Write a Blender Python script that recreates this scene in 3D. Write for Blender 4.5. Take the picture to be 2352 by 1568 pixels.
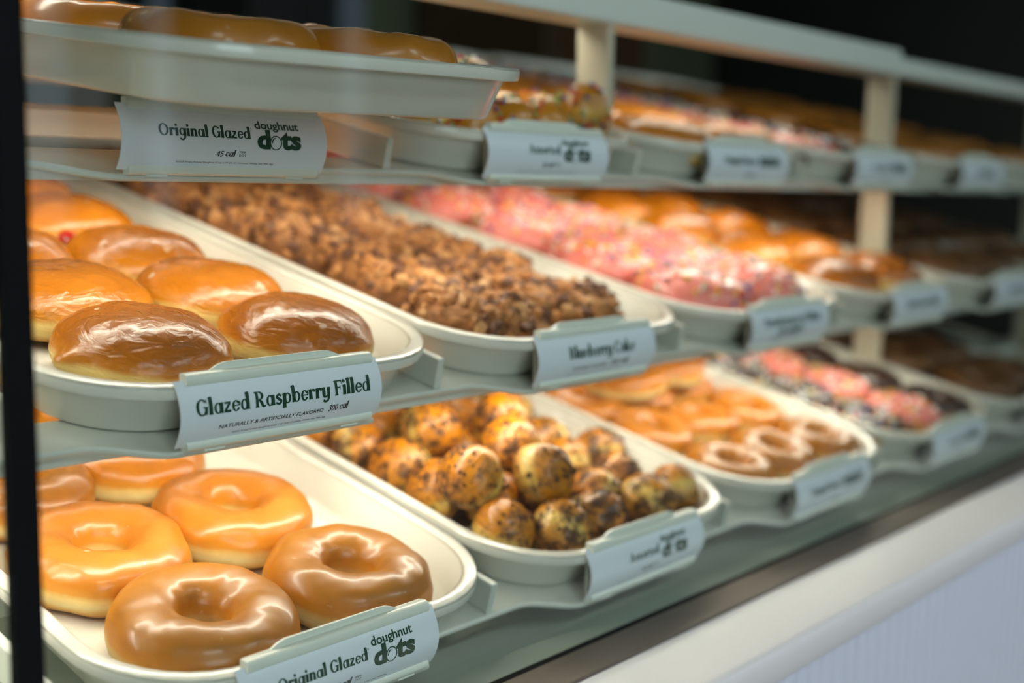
import bpy, bmesh, math, random
from mathutils import Matrix, Vector, noise
sc = bpy.context.scene
for o in list(bpy.data.objects):
    bpy.data.objects.remove(o)

# ------------------------------------------------------------------ frame of reference
P = 0.23                     # pitch of the trays in metres; every "unit" below is one pitch
ZB = 1.05                    # world height of the middle shelf's front edge
TILT = 0.2151                # the shelves lean down towards the customer
def W(x, y, z): return Vector((x * P, y * P, ZB + z * P))

# ------------------------------------------------------------------ camera
R = ((0.66603777, -0.74571457, 0.01742039), (-0.08551199, -0.09953403, -0.99135295), (0.74100026, 0.65878886, -0.13006096))
cd = bpy.data.cameras.new('camera'); cam = bpy.data.objects.new('camera', cd); sc.collection.objects.link(cam)
rx, dn, fw = (Vector(r) for r in R)
mw = Matrix((rx, -dn, -fw)).transposed().to_4x4(); mw.translation = W(-1.23574, -1.909556, 0.504449)
cam.matrix_world = mw
cd.sensor_width = 36.0; cd.lens = 2780.594 * 36.0 / 2352.0; cd.clip_start = 0.02; cd.clip_end = 60
cd.dof.use_dof = True; cd.dof.focus_distance = 0.556; cd.dof.aperture_fstop = 3.5; cd.dof.aperture_blades = 9
sc.camera = cam

# ------------------------------------------------------------------ view, world, light
sc.view_settings.view_transform = 'Standard'; sc.view_settings.look = 'None'
sc.view_settings.exposure = 0.0; sc.view_settings.gamma = 1.0; sc.view_settings.use_curve_mapping = False
sc.cycles.use_denoising = True
sc.cycles.max_bounces = 10; sc.cycles.diffuse_bounces = 4; sc.cycles.glossy_bounces = 4
sc.cycles.transmission_bounces = 6; sc.cycles.transparent_max_bounces = 16
sc.cycles.sample_clamp_indirect = 4.0; sc.cycles.caustics_reflective = False; sc.cycles.caustics_refractive = False
wd = bpy.data.worlds.new('daylight'); sc.world = wd; wd.use_nodes = True
wd.node_tree.nodes['Background'].inputs[0].default_value = (0.62, 0.78, 1.0, 1)
wd.node_tree.nodes['Background'].inputs[1].default_value = 1.0
WINDOW_POWER = 66.0          # daylight through the shop window
LED_STRENGTH = 38.0          # warm strips under the shelf beams
PANEL_STRENGTH = 12.0        # ceiling panels in the shop
def area_light(name, loc, rot, sx, sy, power, col):
    d = bpy.data.lights.new(name, 'AREA'); d.shape = 'RECTANGLE'; d.size = sx; d.size_y = sy; d.energy = power; d.color = col
    o = bpy.data.objects.new(name, d); sc.collection.objects.link(o); o.location = loc; o.rotation_euler = rot
    return o
area_light('window_daylight', (-1.55, -3.90, 1.55), (math.radians(90), 0, 0), 2.3, 1.9, WINDOW_POWER, (0.84, 0.92, 1.0))

# ------------------------------------------------------------------ materials
def lin(r, g, b):
    f = lambda c: (c / 255 / 12.92) if c / 255 <= 0.04045 else ((c / 255 + 0.055) / 1.055) ** 2.4
    return (f(r), f(g), f(b), 1)
def new_mat(name):
    m = bpy.data.materials.new(name); m.use_nodes = True
    nt = m.node_tree; b = nt.nodes['Principled BSDF']
    return m, nt, b
def N(nt, t, **kw):
    n = nt.nodes.new(t)
    for k, v in kw.items(): setattr(n, k, v)
    return n
def plain(name, col, rough=0.5, metal=0.0, coat=0.0, var=0.0, scale=20, bump=0.0, bscale=200, sss=0.0):
    m, nt, b = new_mat(name)
    b.inputs['Base Color'].default_value = col; b.inputs['Roughness'].default_value = rough; b.inputs['Metallic'].default_value = metal
    b.inputs['Coat Weight'].default_value = coat; b.inputs['Coat Roughness'].default_value = 0.1
    tc = N(nt, 'ShaderNodeTexCoord')
    if var:
        nz = N(nt, 'ShaderNodeTexNoise'); nz.inputs['Scale'].default_value = scale; nz.inputs['Detail'].default_value = 4
        nt.links.new(tc.outputs['Object'], nz.inputs['Vector'])
        mx = N(nt, 'ShaderNodeMix', data_type='RGBA'); mx.inputs['A'].default_value = tuple(c * (1 - var) for c in col[:3]) + (1,)
        mx.inputs['B'].default_value = tuple(min(1, c * (1 + var)) for c in col[:3]) + (1,)
        nt.links.new(nz.outputs['Fac'], mx.inputs['Factor']); nt.links.new(mx.outputs['Result'], b.inputs['Base Color'])
    if bump:
        n2 = N(nt, 'ShaderNodeTexNoise'); n2.inputs['Scale'].default_value = bscale; n2.inputs['Detail'].default_value = 3
        nt.links.new(tc.outputs['Object'], n2.inputs['Vector'])
        bp = N(nt, 'ShaderNodeBump'); bp.inputs['Strength'].default_value = bump; bp.inputs['Distance'].default_value = 0.002
        nt.links.new(n2.outputs['Fac'], bp.inputs['Height']); nt.links.new(bp.outputs['Normal'], b.inputs['Normal'])
    if sss:
        b.inputs['Subsurface Weight'].default_value = sss; b.inputs['Subsurface Radius'].default_value = (1, .4, .15); b.inputs['Subsurface Scale'].default_value = 0.004
    return m
def emit(name, col, s):
    m, nt, b = new_mat(name)
    b.inputs['Base Color'].default_value = (.8, .8, .8, 1)
    b.inputs['Emission Color'].default_value = col; b.inputs['Emission Strength'].default_value = s
    return m

def dough_mat(name, stops, rough=0.28, coat=0.35, wob=0.16, bump=0.25, bscale=160, hue=0.06, patches=None, sss=0.25, drips=0.0):
    """fried dough coloured by height: pale proof line round the side, darker crust below, glaze above"""
    m, nt, b = new_mat(name)
    tc = N(nt, 'ShaderNodeTexCoord'); sep = N(nt, 'ShaderNodeSeparateXYZ')
    nt.links.new(tc.outputs['Generated'], sep.inputs[0])
    oi = N(nt, 'ShaderNodeObjectInfo')
    off = N(nt, 'ShaderNodeVectorMath', operation='ADD'); nt.links.new(tc.outputs['Object'], off.inputs[0])
    sc_ = N(nt, 'ShaderNodeVectorMath', operation='SCALE'); nt.links.new(oi.outputs['Location'], sc_.inputs[0]); sc_.inputs['Scale'].default_value = 3.1
    nt.links.new(sc_.outputs[0], off.inputs[1])
    nz = N(nt, 'ShaderNodeTexNoise'); nz.inputs['Scale'].default_value = 38; nz.inputs['Detail'].default_value = 4
    nt.links.new(off.outputs[0], nz.inputs['Vector'])
    ma = N(nt, 'ShaderNodeMath', operation='MULTIPLY_ADD'); ma.inputs[1].default_value = wob; ma.inputs[2].default_value = -wob / 2
    nt.links.new(nz.outputs['Fac'], ma.inputs[0])
    ad = N(nt, 'ShaderNodeMath', operation='ADD'); nt.links.new(ma.outputs[0], ad.inputs[0]); nt.links.new(sep.outputs['Z'], ad.inputs[1])
    rp = N(nt, 'ShaderNodeValToRGB'); nt.links.new(ad.outputs[0], rp.inputs[0])
    cr = rp.color_ramp
    while len(cr.elements) > 1: cr.elements.remove(cr.elements[-1])
    cr.elements[0].position = stops[0][0]; cr.elements[0].color = lin(*stops[0][1])
    for p_, c_ in stops[1:]:
        e = cr.elements.new(p_); e.color = lin(*c_)
    hs = N(nt, 'ShaderNodeHueSaturation'); nt.links.new(rp.outputs[0], hs.inputs['Color'])
    mv = N(nt, 'ShaderNodeMath', operation='MULTIPLY_ADD'); mv.inputs[1].default_value = 0.26; mv.inputs[2].default_value = 0.87
    nt.links.new(oi.outputs['Random'], mv.inputs[0]); nt.links.new(mv.outputs[0], hs.inputs['Value'])
    col = hs.outputs[0]
    n3 = N(nt, 'ShaderNodeTexNoise'); n3.inputs['Scale'].default_value = 60; n3.inputs['Detail'].default_value = 6; n3.inputs['Roughness'].default_value = .65
    nt.links.new(off.outputs[0], n3.inputs['Vector'])
    mm = N(nt, 'ShaderNodeMix', data_type='RGBA', blend_type='MULTIPLY'); mm.inputs['Factor'].default_value = 0.55
    r3 = N(nt, 'ShaderNodeValToRGB'); r3.color_ramp.elements[0].position = .3; r3.color_ramp.elements[0].color = (.72, .66, .56, 1)
    r3.color_ramp.elements[1].position = .62; r3.color_ramp.elements[1].color = (1, 1, 1, 1)
    nt.links.new(n3.outputs['Fac'], r3.inputs[0]); nt.links.new(col, mm.inputs['A']); nt.links.new(r3.outputs[0], mm.inputs['B'])
    col = mm.outputs['Result']
    rough_in = None
    if drips:                                   # dried flakes of white sugar glaze
        n5 = N(nt, 'ShaderNodeTexNoise'); n5.inputs['Scale'].default_value = 90; n5.inputs['Detail'].default_value = 2
        nt.links.new(off.outputs[0], n5.inputs['Vector'])
        r5 = N(nt, 'ShaderNodeValToRGB'); r5.color_ramp.elements[0].position = .70; r5.color_ramp.elements[1].position = .74
        nt.links.new(n5.outputs['Fac'], r5.inputs[0])
        m5 = N(nt, 'ShaderNodeMix', data_type='RGBA'); m5.inputs['B'].default_value = lin(236, 214, 186)
        mu = N(nt, 'ShaderNodeMath', operation='MULTIPLY'); mu.inputs[1].default_value = drips
        nt.links.new(r5.outputs[0], mu.inputs[0]); nt.links.new(mu.outputs[0], m5.inputs['Factor']); nt.links.new(col, m5.inputs['A'])
        col = m5.outputs['Result']
    if patches:                                 # cookie crumbs stuck on in patches
        n4 = N(nt, 'ShaderNodeTexNoise'); n4.inputs['Scale'].default_value = 72; n4.inputs['Detail'].default_value = 8; n4.inputs['Roughness'].default_value = .78
        nt.links.new(off.outputs[0], n4.inputs['Vector'])
        r4 = N(nt, 'ShaderNodeValToRGB'); r4.color_ramp.elements[0].position = patches[0]; r4.color_ramp.elements[1].position = patches[0] + .12
        pr_ = N(nt, 'ShaderNodeMath', operation='MULTIPLY_ADD'); pr_.inputs[1].default_value = .08; nt.links.new(oi.outputs['Random'], pr_.inputs[0]); sb = N(nt, 'ShaderNodeMath', operation='SUBTRACT'); sb.inputs[1].default_value = .03; nt.links.new(n4.outputs['Fac'], sb.inputs[0]); nt.links.new(sb.outputs[0], pr_.inputs[2]); nt.links.new(pr_.outputs[0], r4.inputs[0])
        m4 = N(nt, 'ShaderNodeMix', data_type='RGBA'); m4.inputs['B'].default_value = lin(*patches[1])
        nt.links.new(r4.outputs[0], m4.inputs['Factor']); nt.links.new(col, m4.inputs['A']); col = m4.outputs['Result']
        mr = N(nt, 'ShaderNodeMapRange'); mr.inputs['To Min'].default_value = rough; mr.inputs['To Max'].default_value = .85
        nt.links.new(r4.outputs[0], mr.inputs['Value']); nt.links.new(mr.outputs[0], b.inputs['Roughness']); rough_in = 1
    nt.links.new(col, b.inputs['Base Color'])
    if not rough_in: b.inputs['Roughness'].default_value = rough
    b.inputs['Coat Weight'].default_value = coat; b.inputs['Coat Roughness'].default_value = 0.12
    b.inputs['Subsurface Weight'].default_value = sss; b.inputs['Subsurface Radius'].default_value = (1, .45, .15); b.inputs['Subsurface Scale'].default_value = 0.005
    n2 = N(nt, 'ShaderNodeTexNoise'); n2.inputs['Scale'].default_value = bscale; n2.inputs['Detail'].default_value = 5; n2.inputs['Distortion'].default_value = 1.2
    st = N(nt, 'ShaderNodeVectorMath', operation='MULTIPLY'); st.inputs[1].default_value = (.6, .6, 1.6)
    nt.links.new(off.outputs[0], st.inputs[0]); nt.links.new(st.outputs[0], n2.inputs['Vector'])
    bp = N(nt, 'ShaderNodeBump'); bp.inputs['Strength'].default_value = bump; bp.inputs['Distance'].default_value = 0.002
    nt.links.new(n2.outputs['Fac'], bp.inputs['Height']); nt.links.new(bp.outputs['Normal'], b.inputs['Normal'])
    return m

MAT = {}
MAT['ring'] = dough_mat('shaded_glazed_ring', [(0, (160, 96, 34)), (.12, (196, 132, 54)), (.22, (232, 188, 108)), (.30, (249, 224, 162)), (.40, (244, 208, 136)), (.52, (204, 138, 44)), (.64, (180, 111, 16)), (.85, (168, 104, 22)), (1, (172, 112, 42))], bump=.12, bscale=60, drips=.4, sss=.08, rough=.36, coat=.22)  # browner copy, mainly for front rows: their shade is put into the glaze
MAT['shell'] = dough_mat('shaded_glazed_shell', [(0, (160, 96, 36)), (.14, (206, 146, 64)), (.26, (244, 214, 138)), (.42, (244, 208, 128)), (.52, (184, 112, 22)), (.66, (158, 88, 6)), (.85, (142, 78, 10)), (1, (146, 84, 24))], bump=.6, bscale=140, drips=.45, wob=.2, sss=.08, rough=.27, coat=.18)  # shell glaze darkened to carry the front rows' shade
MAT['ring_lit'] = dough_mat('lit_glazed_ring', [(0, (176, 108, 36)), (.12, (206, 142, 58)), (.22, (236, 192, 110)), (.32, (250, 226, 162)), (.44, (246, 210, 134)), (.54, (212, 142, 46)), (.66, (196, 120, 18)), (.85, (186, 112, 26)), (1, (190, 120, 48))], bump=.12, bscale=60, drips=.4, sss=.08, rough=.34, coat=.22)  # lighter ring copy for the rows behind, their light put into the colour
MAT['shell_lit'] = dough_mat('lit_glazed_shell', [(0, (176, 110, 40)), (.14, (214, 154, 70)), (.26, (246, 214, 136)), (.42, (246, 212, 130)), (.52, (210, 136, 26)), (.68, (196, 116, 8)), (.85, (180, 104, 14)), (1, (180, 106, 28))], bump=.6, bscale=140, drips=.45, wob=.2, sss=.08, rough=.27, coat=.18)  # same shell glaze, brightened in colour for the lit rows
MAT['dot_crumb'] = dough_mat('crumbed_dot', [(0, (176, 112, 34)), (.2, (216, 158, 62)), (.35, (240, 202, 106)), (.5, (208, 136, 22)), (1, (200, 120, 8))], bump=.8, bscale=150, patches=(.47, (70, 40, 16)), wob=.4, coat=.25, sss=.08)
MAT['dot_sprinkle'] = dough_mat('glazed_dot', [(0, (160, 100, 34)), (.3, (220, 168, 76)), (.5, (200, 132, 22)), (1, (192, 124, 20))], bump=.4, wob=.3, sss=.08)
MAT['crumb_cake'] = dough_mat('crumb_cake', [(0, (110, 64, 28)), (.5, (140, 84, 36)), (1, (168, 110, 56))], rough=.7, coat=.0, bump=1.0, bscale=330, patches=(.52, (78, 42, 18)), sss=0)
MAT['crumb'] = plain('crumb', lin(166, 108, 54), .6, var=.6, scale=120, bump=.6, bscale=500)
MAT['crumb_pale'] = plain('crumb_pale', lin(188, 136, 84), .6, var=.3, scale=120)
MAT['crumb_dark'] = plain('crumb_dark', lin(92, 52, 26), .6, var=.4, scale=120)
MAT['plain_dough'] = dough_mat('plain_dough', [(0, (140, 84, 38)), (.3, (196, 134, 64)), (.6, (226, 182, 104)), (1, (214, 150, 70))], rough=.5, coat=.0, bump=.3)
MAT['pink'] = plain('strawberry_icing', lin(228, 128, 116), .38, coat=.25, var=.12, scale=60, bump=.3, bscale=120, sss=.2)
MAT['cocoa'] = plain('cocoa_dough', lin(72, 44, 26), .7, var=.3, scale=60, bump=.5)
MAT['dim_icing'] = plain('dim_brown_icing', lin(104, 66, 30), .45, var=.3, scale=40, bump=.3)  # brown toned down to carry the shade of the unlit bay
MAT['choc'] = plain('chocolate_icing', lin(54, 32, 24), .28, coat=.4, var=.2, scale=60, bump=.2, bscale=120)
MAT['jam'] = plain('raspberry_jam', lin(170, 26, 18), .12, coat=.6)
for nm, c in (('white', (240, 236, 226)), ('yellow', (236, 190, 50)), ('blue', (70, 84, 150)), ('green', (120, 160, 90)), ('orange', (240, 130, 50)), ('red', (196, 50, 52))):
    MAT['s_' + nm] = plain('sprinkle_' + nm, lin(*c), .4)
MAT['plastic'] = plain('white_plastic', lin(226, 228, 215), .3, coat=.15, var=.03, scale=30)
MAT['shelf'] = plain('shelf_plastic', lin(206, 207, 196), .42, var=.05, scale=12)
MAT['post'] = plain('painted_post', lin(196, 186, 164), .5, var=.05, scale=15)
MAT['rail'] = plain('painted_rail', lin(224, 226, 218), .35, coat=.2, var=.04, scale=15)
MAT['card'] = plain('white_card', lin(226, 230, 236), .38, var=.02, scale=9)
MAT['ink_green'] = plain('green_ink', lin(8, 58, 36), .5)
MAT['ink_black'] = plain('black_ink', lin(46, 46, 48), .5)
MAT['black'] = plain('black_gasket', lin(5, 7, 9), .8); MAT['black'].node_tree.nodes['Principled BSDF'].inputs['Specular IOR Level'].default_value = .15
MAT['steel'] = plain('brushed_steel', lin(112, 103, 92), .55, metal=.7, var=.08, scale=40, bump=.05, bscale=300)
MAT['deck'] = plain('painted_deck', lin(168, 178, 163), .4, coat=.1, var=.04, scale=6)
MAT['ledge'] = plain('white_laminate', lin(226, 224, 220), .4, var=.015, scale=5)
MAT['flute'] = plain('fluted_panel_white', lin(206, 210, 220), .45)
MAT['led_housing'] = plain('led_housing', lin(200, 198, 190), .5)
MAT['led'] = emit('led_glow', (1.0, 0.92, 0.79, 1), LED_STRENGTH)
MAT['led_soft'] = emit('led_soft_glow', (1.0, 0.92, 0.79, 1), LED_STRENGTH * .6)
MAT['panel'] = emit('ceiling_panel_glow', (0.86, 0.93, 1.0, 1), PANEL_STRENGTH)
# tray: cream moulded fibreglass, dark scuffs along the rim
m, nt, b = new_mat('cream_tray'); MAT['tray'] = m
b.inputs['Roughness'].default_value = .22; b.inputs['Coat Weight'].default_value = .3
tc = N(nt, 'ShaderNodeTexCoord'); sp = N(nt, 'ShaderNodeSeparateXYZ'); nt.links.new(tc.outputs['Object'], sp.inputs[0])
nz = N(nt, 'ShaderNodeTexNoise'); nz.inputs['Scale'].default_value = 22; nz.inputs['Detail'].default_value = 8; nz.inputs['Roughness'].default_value = .75
nt.links.new(tc.outputs['Object'], nz.inputs['Vector'])
r_ = N(nt, 'ShaderNodeValToRGB'); r_.color_ramp.elements[0].position = .655; r_.color_ramp.elements[1].position = .72; nt.links.new(nz.outputs['Fac'], r_.inputs[0])
zr = N(nt, 'ShaderNodeValToRGB'); zr.color_ramp.elements[0].position = .0; zr.color_ramp.elements[0].color = (0, 0, 0, 1)
e = zr.color_ramp.elements[1]; e.position = .6; e.color = (0, 0, 0, 1)
e = zr.color_ramp.elements.new(.75); e.color = (1, 1, 1, 1); e = zr.color_ramp.elements.new(.93); e.color = (.75, .75, .75, 1); e = zr.color_ramp.elements.new(.99); e.color = (0, 0, 0, 1)
gz = N(nt, 'ShaderNodeSeparateXYZ'); nt.links.new(tc.outputs['Generated'], gz.inputs[0]); nt.links.new(gz.outputs['Z'], zr.inputs[0])
mu = N(nt, 'ShaderNodeMath', operation='MULTIPLY'); nt.links.new(r_.outputs[0], mu.inputs[0]); nt.links.new(zr.outputs[0], mu.inputs[1])
mx = N(nt, 'ShaderNodeMix', data_type='RGBA'); mx.inputs['A'].default_value = lin(224, 219, 206); mx.inputs['B'].default_value = lin(86, 80, 72)
nt.links.new(mu.outputs[0], mx.inputs['Factor'])
wl = N(nt, 'ShaderNodeValToRGB'); wl.color_ramp.elements[0].position = .945; wl.color_ramp.elements[0].color = (0, 0, 0, 1); wl.color_ramp.elements[1].position = 1.0; wl.color_ramp.elements[1].color = (0, 0, 0, 1)
e = wl.color_ramp.elements.new(.965); e.color = (1, 1, 1, 1); e = wl.color_ramp.elements.new(.985); e.color = (1, 1, 1, 1); e = wl.color_ramp.elements.new(.996); e.color = (0, 0, 0, 1)
nt.links.new(gz.outputs['Z'], wl.inputs[0]); wm = N(nt, 'ShaderNodeMath', operation='MULTIPLY'); nt.links.new(wl.outputs[0], wm.inputs[0]); nt.links.new(nz.outputs['Fac'], wm.inputs[1])
m2 = N(nt, 'ShaderNodeMix', data_type='RGBA'); m2.inputs['B'].default_value = lin(128, 122, 96); nt.links.new(wm.outputs[0], m2.inputs['Factor']); nt.links.new(mx.outputs['Result'], m2.inputs['A']); nt.links.new(m2.outputs['Result'], b.inputs['Base Color'])
# glass: a see-through sheet that mirrors more at glancing angles
m, nt, b = new_mat('pane_glass'); MAT['glass'] = m
nt.nodes.remove(b)
out = nt.nodes['Material Output']; tr = N(nt, 'ShaderNodeBsdfTransparent'); tr.inputs[0].default_value = (.93, .965, .945, 1)
gl = N(nt, 'ShaderNodeBsdfGlossy'); gl.inputs['Roughness'].default_value = .02
ge = N(nt, 'ShaderNodeNewGeometry'); dt = N(nt, 'ShaderNodeVectorMath', operation='DOT_PRODUCT'); nt.links.new(ge.outputs['Normal'], dt.inputs[0]); nt.links.new(ge.outputs['Incoming'], dt.inputs[1])
ab = N(nt, 'ShaderNodeMath', operation='ABSOLUTE'); nt.links.new(dt.outputs['Value'], ab.inputs[0])
om = N(nt, 'ShaderNodeMath', operation='SUBTRACT'); om.inputs[0].default_value = 1; nt.links.new(ab.outputs[0], om.inputs[1])
pw = N(nt, 'ShaderNodeMath', operation='POWER'); pw.inputs[1].default_value = 5; nt.links.new(om.outputs[0], pw.inputs[0])
fr = N(nt, 'ShaderNodeMath', operation='MULTIPLY_ADD'); fr.inputs[1].default_value = .96; fr.inputs[2].default_value = .04; nt.links.new(pw.outputs[0], fr.inputs[0])
ms = N(nt, 'ShaderNodeMixShader'); nt.links.new(fr.outputs[0], ms.inputs[0]); nt.links.new(tr.outputs[0], ms.inputs[1]); nt.links.new(gl.outputs[0], ms.inputs[2])
nt.links.new(ms.outputs[0], out.inputs['Surface'])
MAT['dark_wall'] = plain('dark_wall', lin(112, 120, 92), .7, var=.25, scale=1.5)
MAT['near_black'] = plain('near_black', lin(16, 17, 20), .5, var=.2, scale=3)
MAT['brown_wood'] = plain('brown_wood', lin(84, 58, 36), .5, var=.3, scale=4)
MAT['dark_green'] = plain('dark_green_paint', lin(22, 52, 42), .5)
MAT['grey'] = plain('grey_paint', lin(150, 146, 138), .6, var=.1, scale=3)
MAT['floor'] = plain('floor_tile', lin(110, 106, 100), .4, var=.15, scale=2)
MAT['shop_wall'] = plain('shop_wall', lin(74, 76, 66), .8, var=.06, scale=1)
MAT['ceil'] = plain('dark_ceiling', lin(120, 120, 118), .8, var=.05, scale=1)

# ------------------------------------------------------------------ object helpers
col = sc.collection
def mesh_data(name, verts, faces, mats, smooth=True, idx=None, scale=P):
    me = bpy.data.meshes.new(name)
    me.from_pydata([(v[0] * scale, v[1] * scale, v[2] * scale) for v in verts], [], faces)
    for m_ in (mats if isinstance(mats, (list, tuple)) else [mats]): me.materials.append(m_)
    if idx: me.polygons.foreach_set('material_index', idx)
    me.polygons.foreach_set('use_smooth', [smooth] * len(me.polygons)); me.update()
    return me
def obj(name, me, parent=None, mtx=None):
    o = bpy.data.objects.new(name, me); col.objects.link(o)
    if parent: o.parent = parent
    if mtx is not None: o.matrix_local = mtx
    return o
def tag(o, label=None, cat=None, group=None, kind=None):
    if label: o['label'] = label
    if cat: o['category'] = cat
    if group: o['group'] = group
    if kind: o['kind'] = kind
    return o
def empty(name, mtx):
    o = bpy.data.objects.new(name, None); col.objects.link(o); o.empty_display_size = .02; o.matrix_world = mtx
    return o
def copy_tree(src, mtx, parent=None):
    c = src.copy(); col.objects.link(c)
    if parent: c.parent = parent
    else: c.matrix_world = mtx
    for ch in list(src.children): copy_tree(ch, None, c)
    return c
class MB:
    def __init__(s): s.v, s.f, s.i = [], [], []
    def add(s, verts, faces, mi=0):
        n = len(s.v); s.v += list(verts); s.f += [tuple(a + n for a in f) for f in faces]; s.i += [mi] * len(faces)
    def box(s, x0, x1, y0, y1, z0, z1, mi=0, bev=0.0, mtx=None):
        if bev:
            bm = bmesh.new(); bmesh.ops.create_cube(bm, size=1)
            for v in bm.verts: v.co = Vector(((x0 + x1) / 2 + v.co.x * (x1 - x0), (y0 + y1) / 2 + v.co.y * (y1 - y0), (z0 + z1) / 2 + v.co.z * (z1 - z0)))
            bmesh.ops.bevel(bm, geom=bm.edges[:], offset=bev, segments=3, affect='EDGES', profile=.5)
            bm.verts.index_update(); vs = [v.co.copy() for v in bm.verts]; fs = [tuple(v.index for v in f.verts) for f in bm.faces]; bm.free()
        else:
            vs = [Vector((x, y, z)) for z in (z0, z1) for y in (y0, y1) for x in (x0, x1)]
            fs = [(0, 2, 3, 1), (4, 5, 7, 6), (0, 1, 5, 4), (2, 6, 7, 3), (0, 4, 6, 2), (1, 3, 7, 5)]
        if mtx: vs = [mtx @ v for v in vs]
        s.add(vs, fs, mi)
    def extrude(s, prof, x0, x1, mi=0):          # prof: closed list of (y,z), swept along x
        n = len(prof); s.add([Vector((x, y, z)) for x in (x0, x1) for y, z in prof],
            [(i, (i + 1) % n, n + (i + 1) % n, n + i) for i in range(n)] + [tuple(range(n))[::-1], tuple(range(n, 2 * n))], mi)
    def data(s, name, mats, smooth=False, scale=P): return mesh_data(name, s.v, s.f, mats, smooth, s.i, scale)
def structure(name, mb, mat, smooth=False, scale=P, loc=None):
    o = obj(name, mb.data(name, mat, smooth, scale)); o.location = W(0, 0, 0) if loc is None else loc
    return tag(o, kind='structure')
def autosmooth(o, deg=35):
    bm = bmesh.new(); bm.from_mesh(o.data); a = math.radians(deg)
    for e_ in bm.edges: e_.smooth = not (len(e_.link_faces) == 2 and e_.calc_face_angle(0) > a)
    for f_ in bm.faces: f_.smooth = True
    bm.to_mesh(o.data); bm.free()

SO = {'T': Vector((0, 0.17730, 0.50635)), 'M': Vector((0, 0, 0)), 'B': Vector((0, -0.17741, -0.49806))}
RT = Matrix.Rotation(TILT, 4, 'X')
def at(s, a, v, n, spin=0.0, extra=None):
    """world matrix of a thing standing on shelf s at a along the case, v up the slope, n above it"""
    p = SO[s] + Vector((a, v * math.cos(TILT) - n * math.sin(TILT), v * math.sin(TILT) + n * math.cos(TILT)))
    m_ = Matrix.Translation(W(*p)) @ RT
    if extra: m_ = m_ @ extra
    return m_ @ Matrix.Rotation(spin, 4, 'Z')

# ------------------------------------------------------------------ room
def slab(name, x0, x1, y0, y1, z0, z1, mat):
    mb = MB(); mb.box(x0, x1, y0, y1, z0, z1)
    return structure(name, mb, MAT[mat], scale=1.0, loc=(0, 0, 0))
slab('floor', -3.1, 6.1, -4.1, 3.1, -.1, 0, 'floor')
slab('ceiling', -3.1, 6.1, -4.1, 3.1, 3.0, 3.1, 'ceil')
slab('wall_back', -3.1, 6.1, 3.0, 3.1, 0, 3, 'dark_wall')
slab('wall_left', -3.1, -3.0, -4, 3, 0, 3, 'shop_wall')
slab('wall_right', 6.0, 6.1, -4, 3, 0, 3, 'shop_wall')
mb = MB()
STREAK_SLITS = ((1.84, 2.12), (2.36, 2.58), (3.34, 3.62))  # openings added for the soft streaks they reflect in the case glass
for bx in ((-3.0, -2.8, 0, 3), (-2.8, -.3, 0, .55), (-2.8, -.3, 2.55, 3), (-.3, 1.84, 0, 3), (2.12, 2.36, 0, 3), (2.58, 3.34, 0, 3), (3.62, 6.0, 0, 3)) + tuple((a, b_, z0, z1) for a, b_ in STREAK_SLITS for z0, z1 in ((0, .95), (2.2, 3))): mb.box(bx[0], bx[1], -4.1, -4.0, bx[2], bx[3])
structure('wall_front', mb, MAT['shop_wall'], scale=1.0, loc=(0, 0, 0))
mb = MB(); mb.box(-2.8, -.3, -4.06, -4.05, .55, 2.55)
for x in (-2.8, -1.57, -.36): mb.box(x, x + .06, -4.08, -4.0, .55, 2.55, 1)
for z in (.55, 2.49): mb.box(-2.8, -.3, -4.08, -4.0, z, z + .06, 1)
o = obj('window_1', mb.data('window_1', [MAT['glass'], MAT['black']], scale=1.0)); tag(o, kind='structure')
for i, (a, b_) in enumerate(STREAK_SLITS):  # unseen windows, added only as bright shapes for the glass to mirror
    mb = MB(); mb.box(a, b_, -4.06, -4.05, .95, 2.2)
    for x in (a, b_ - .03): mb.box(x, x + .03, -4.08, -4.0, .95, 2.2, 1)
    for z in (.95, 2.17): mb.box(a, b_, -4.08, -4.0, z, z + .03, 1)
    tag(obj('window_%d' % (i + 2), mb.data('window_%d' % (i + 2), [MAT['glass'], MAT['black']], scale=1.0)), kind='structure')
for i, (x, y) in enumerate(((-.9, -2.2), (1.3, -2.2), (3.5, -2.2))):
    e_ = empty('ceiling_light', Matrix.Translation((x, y, 2.95)))
    tag(e_, ('ceiling panel light in front of the left end of the case', 'ceiling panel light in front of the middle of the case', 'ceiling panel light in front of the right end of the case')[i], 'light', 'ceiling panel lights')
    mb = MB(); mb.box(-.62, .62, -.32, .32, 0, .05, bev=.005); obj('frame', mb.data('frame', MAT['grey'], scale=1.0), e_)
    mb = MB(); mb.box(-.59, .59, -.29, .29, -.006, .004); obj('diffuser', mb.data('diffuser', MAT['panel'], scale=1.0), e_)

# kitchen behind the case: dark tall equipment, out of focus
def cabinet(name, label, cat, x0, x1, y0, y1, z1, mat, doors=2, handle='steel'):
    e_ = empty(name, Matrix.Translation(((x0 + x1) / 2, (y0 + y1) / 2, 0))); tag(e_, label, cat)
    w, d = x1 - x0, y1 - y0
    mb = MB(); mb.box(-w / 2, w / 2, -d / 2, d / 2, .0, z1, bev=.01); obj('body', mb.data('body', MAT[mat], scale=1.0), e_)
    for i in range(doors):
        a = -w / 2 + w * i / doors
        mb = MB(); mb.box(a + .015, a + w / doors - .015, -d / 2 - .02, -d / 2 - .001, .12, z1 - .05, bev=.006)
        dr = obj('door', mb.data('door', MAT[mat], scale=1.0), e_)
        mb = MB(); hx = a + w / doors - .06; mb.box(hx - .012, hx + .012, -d / 2 - .05, -d / 2 - .021, z1 * .45, z1 * .62, bev=.005)
        obj('handle', mb.data('handle', MAT[handle], scale=1.0), dr)
    return e_

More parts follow.
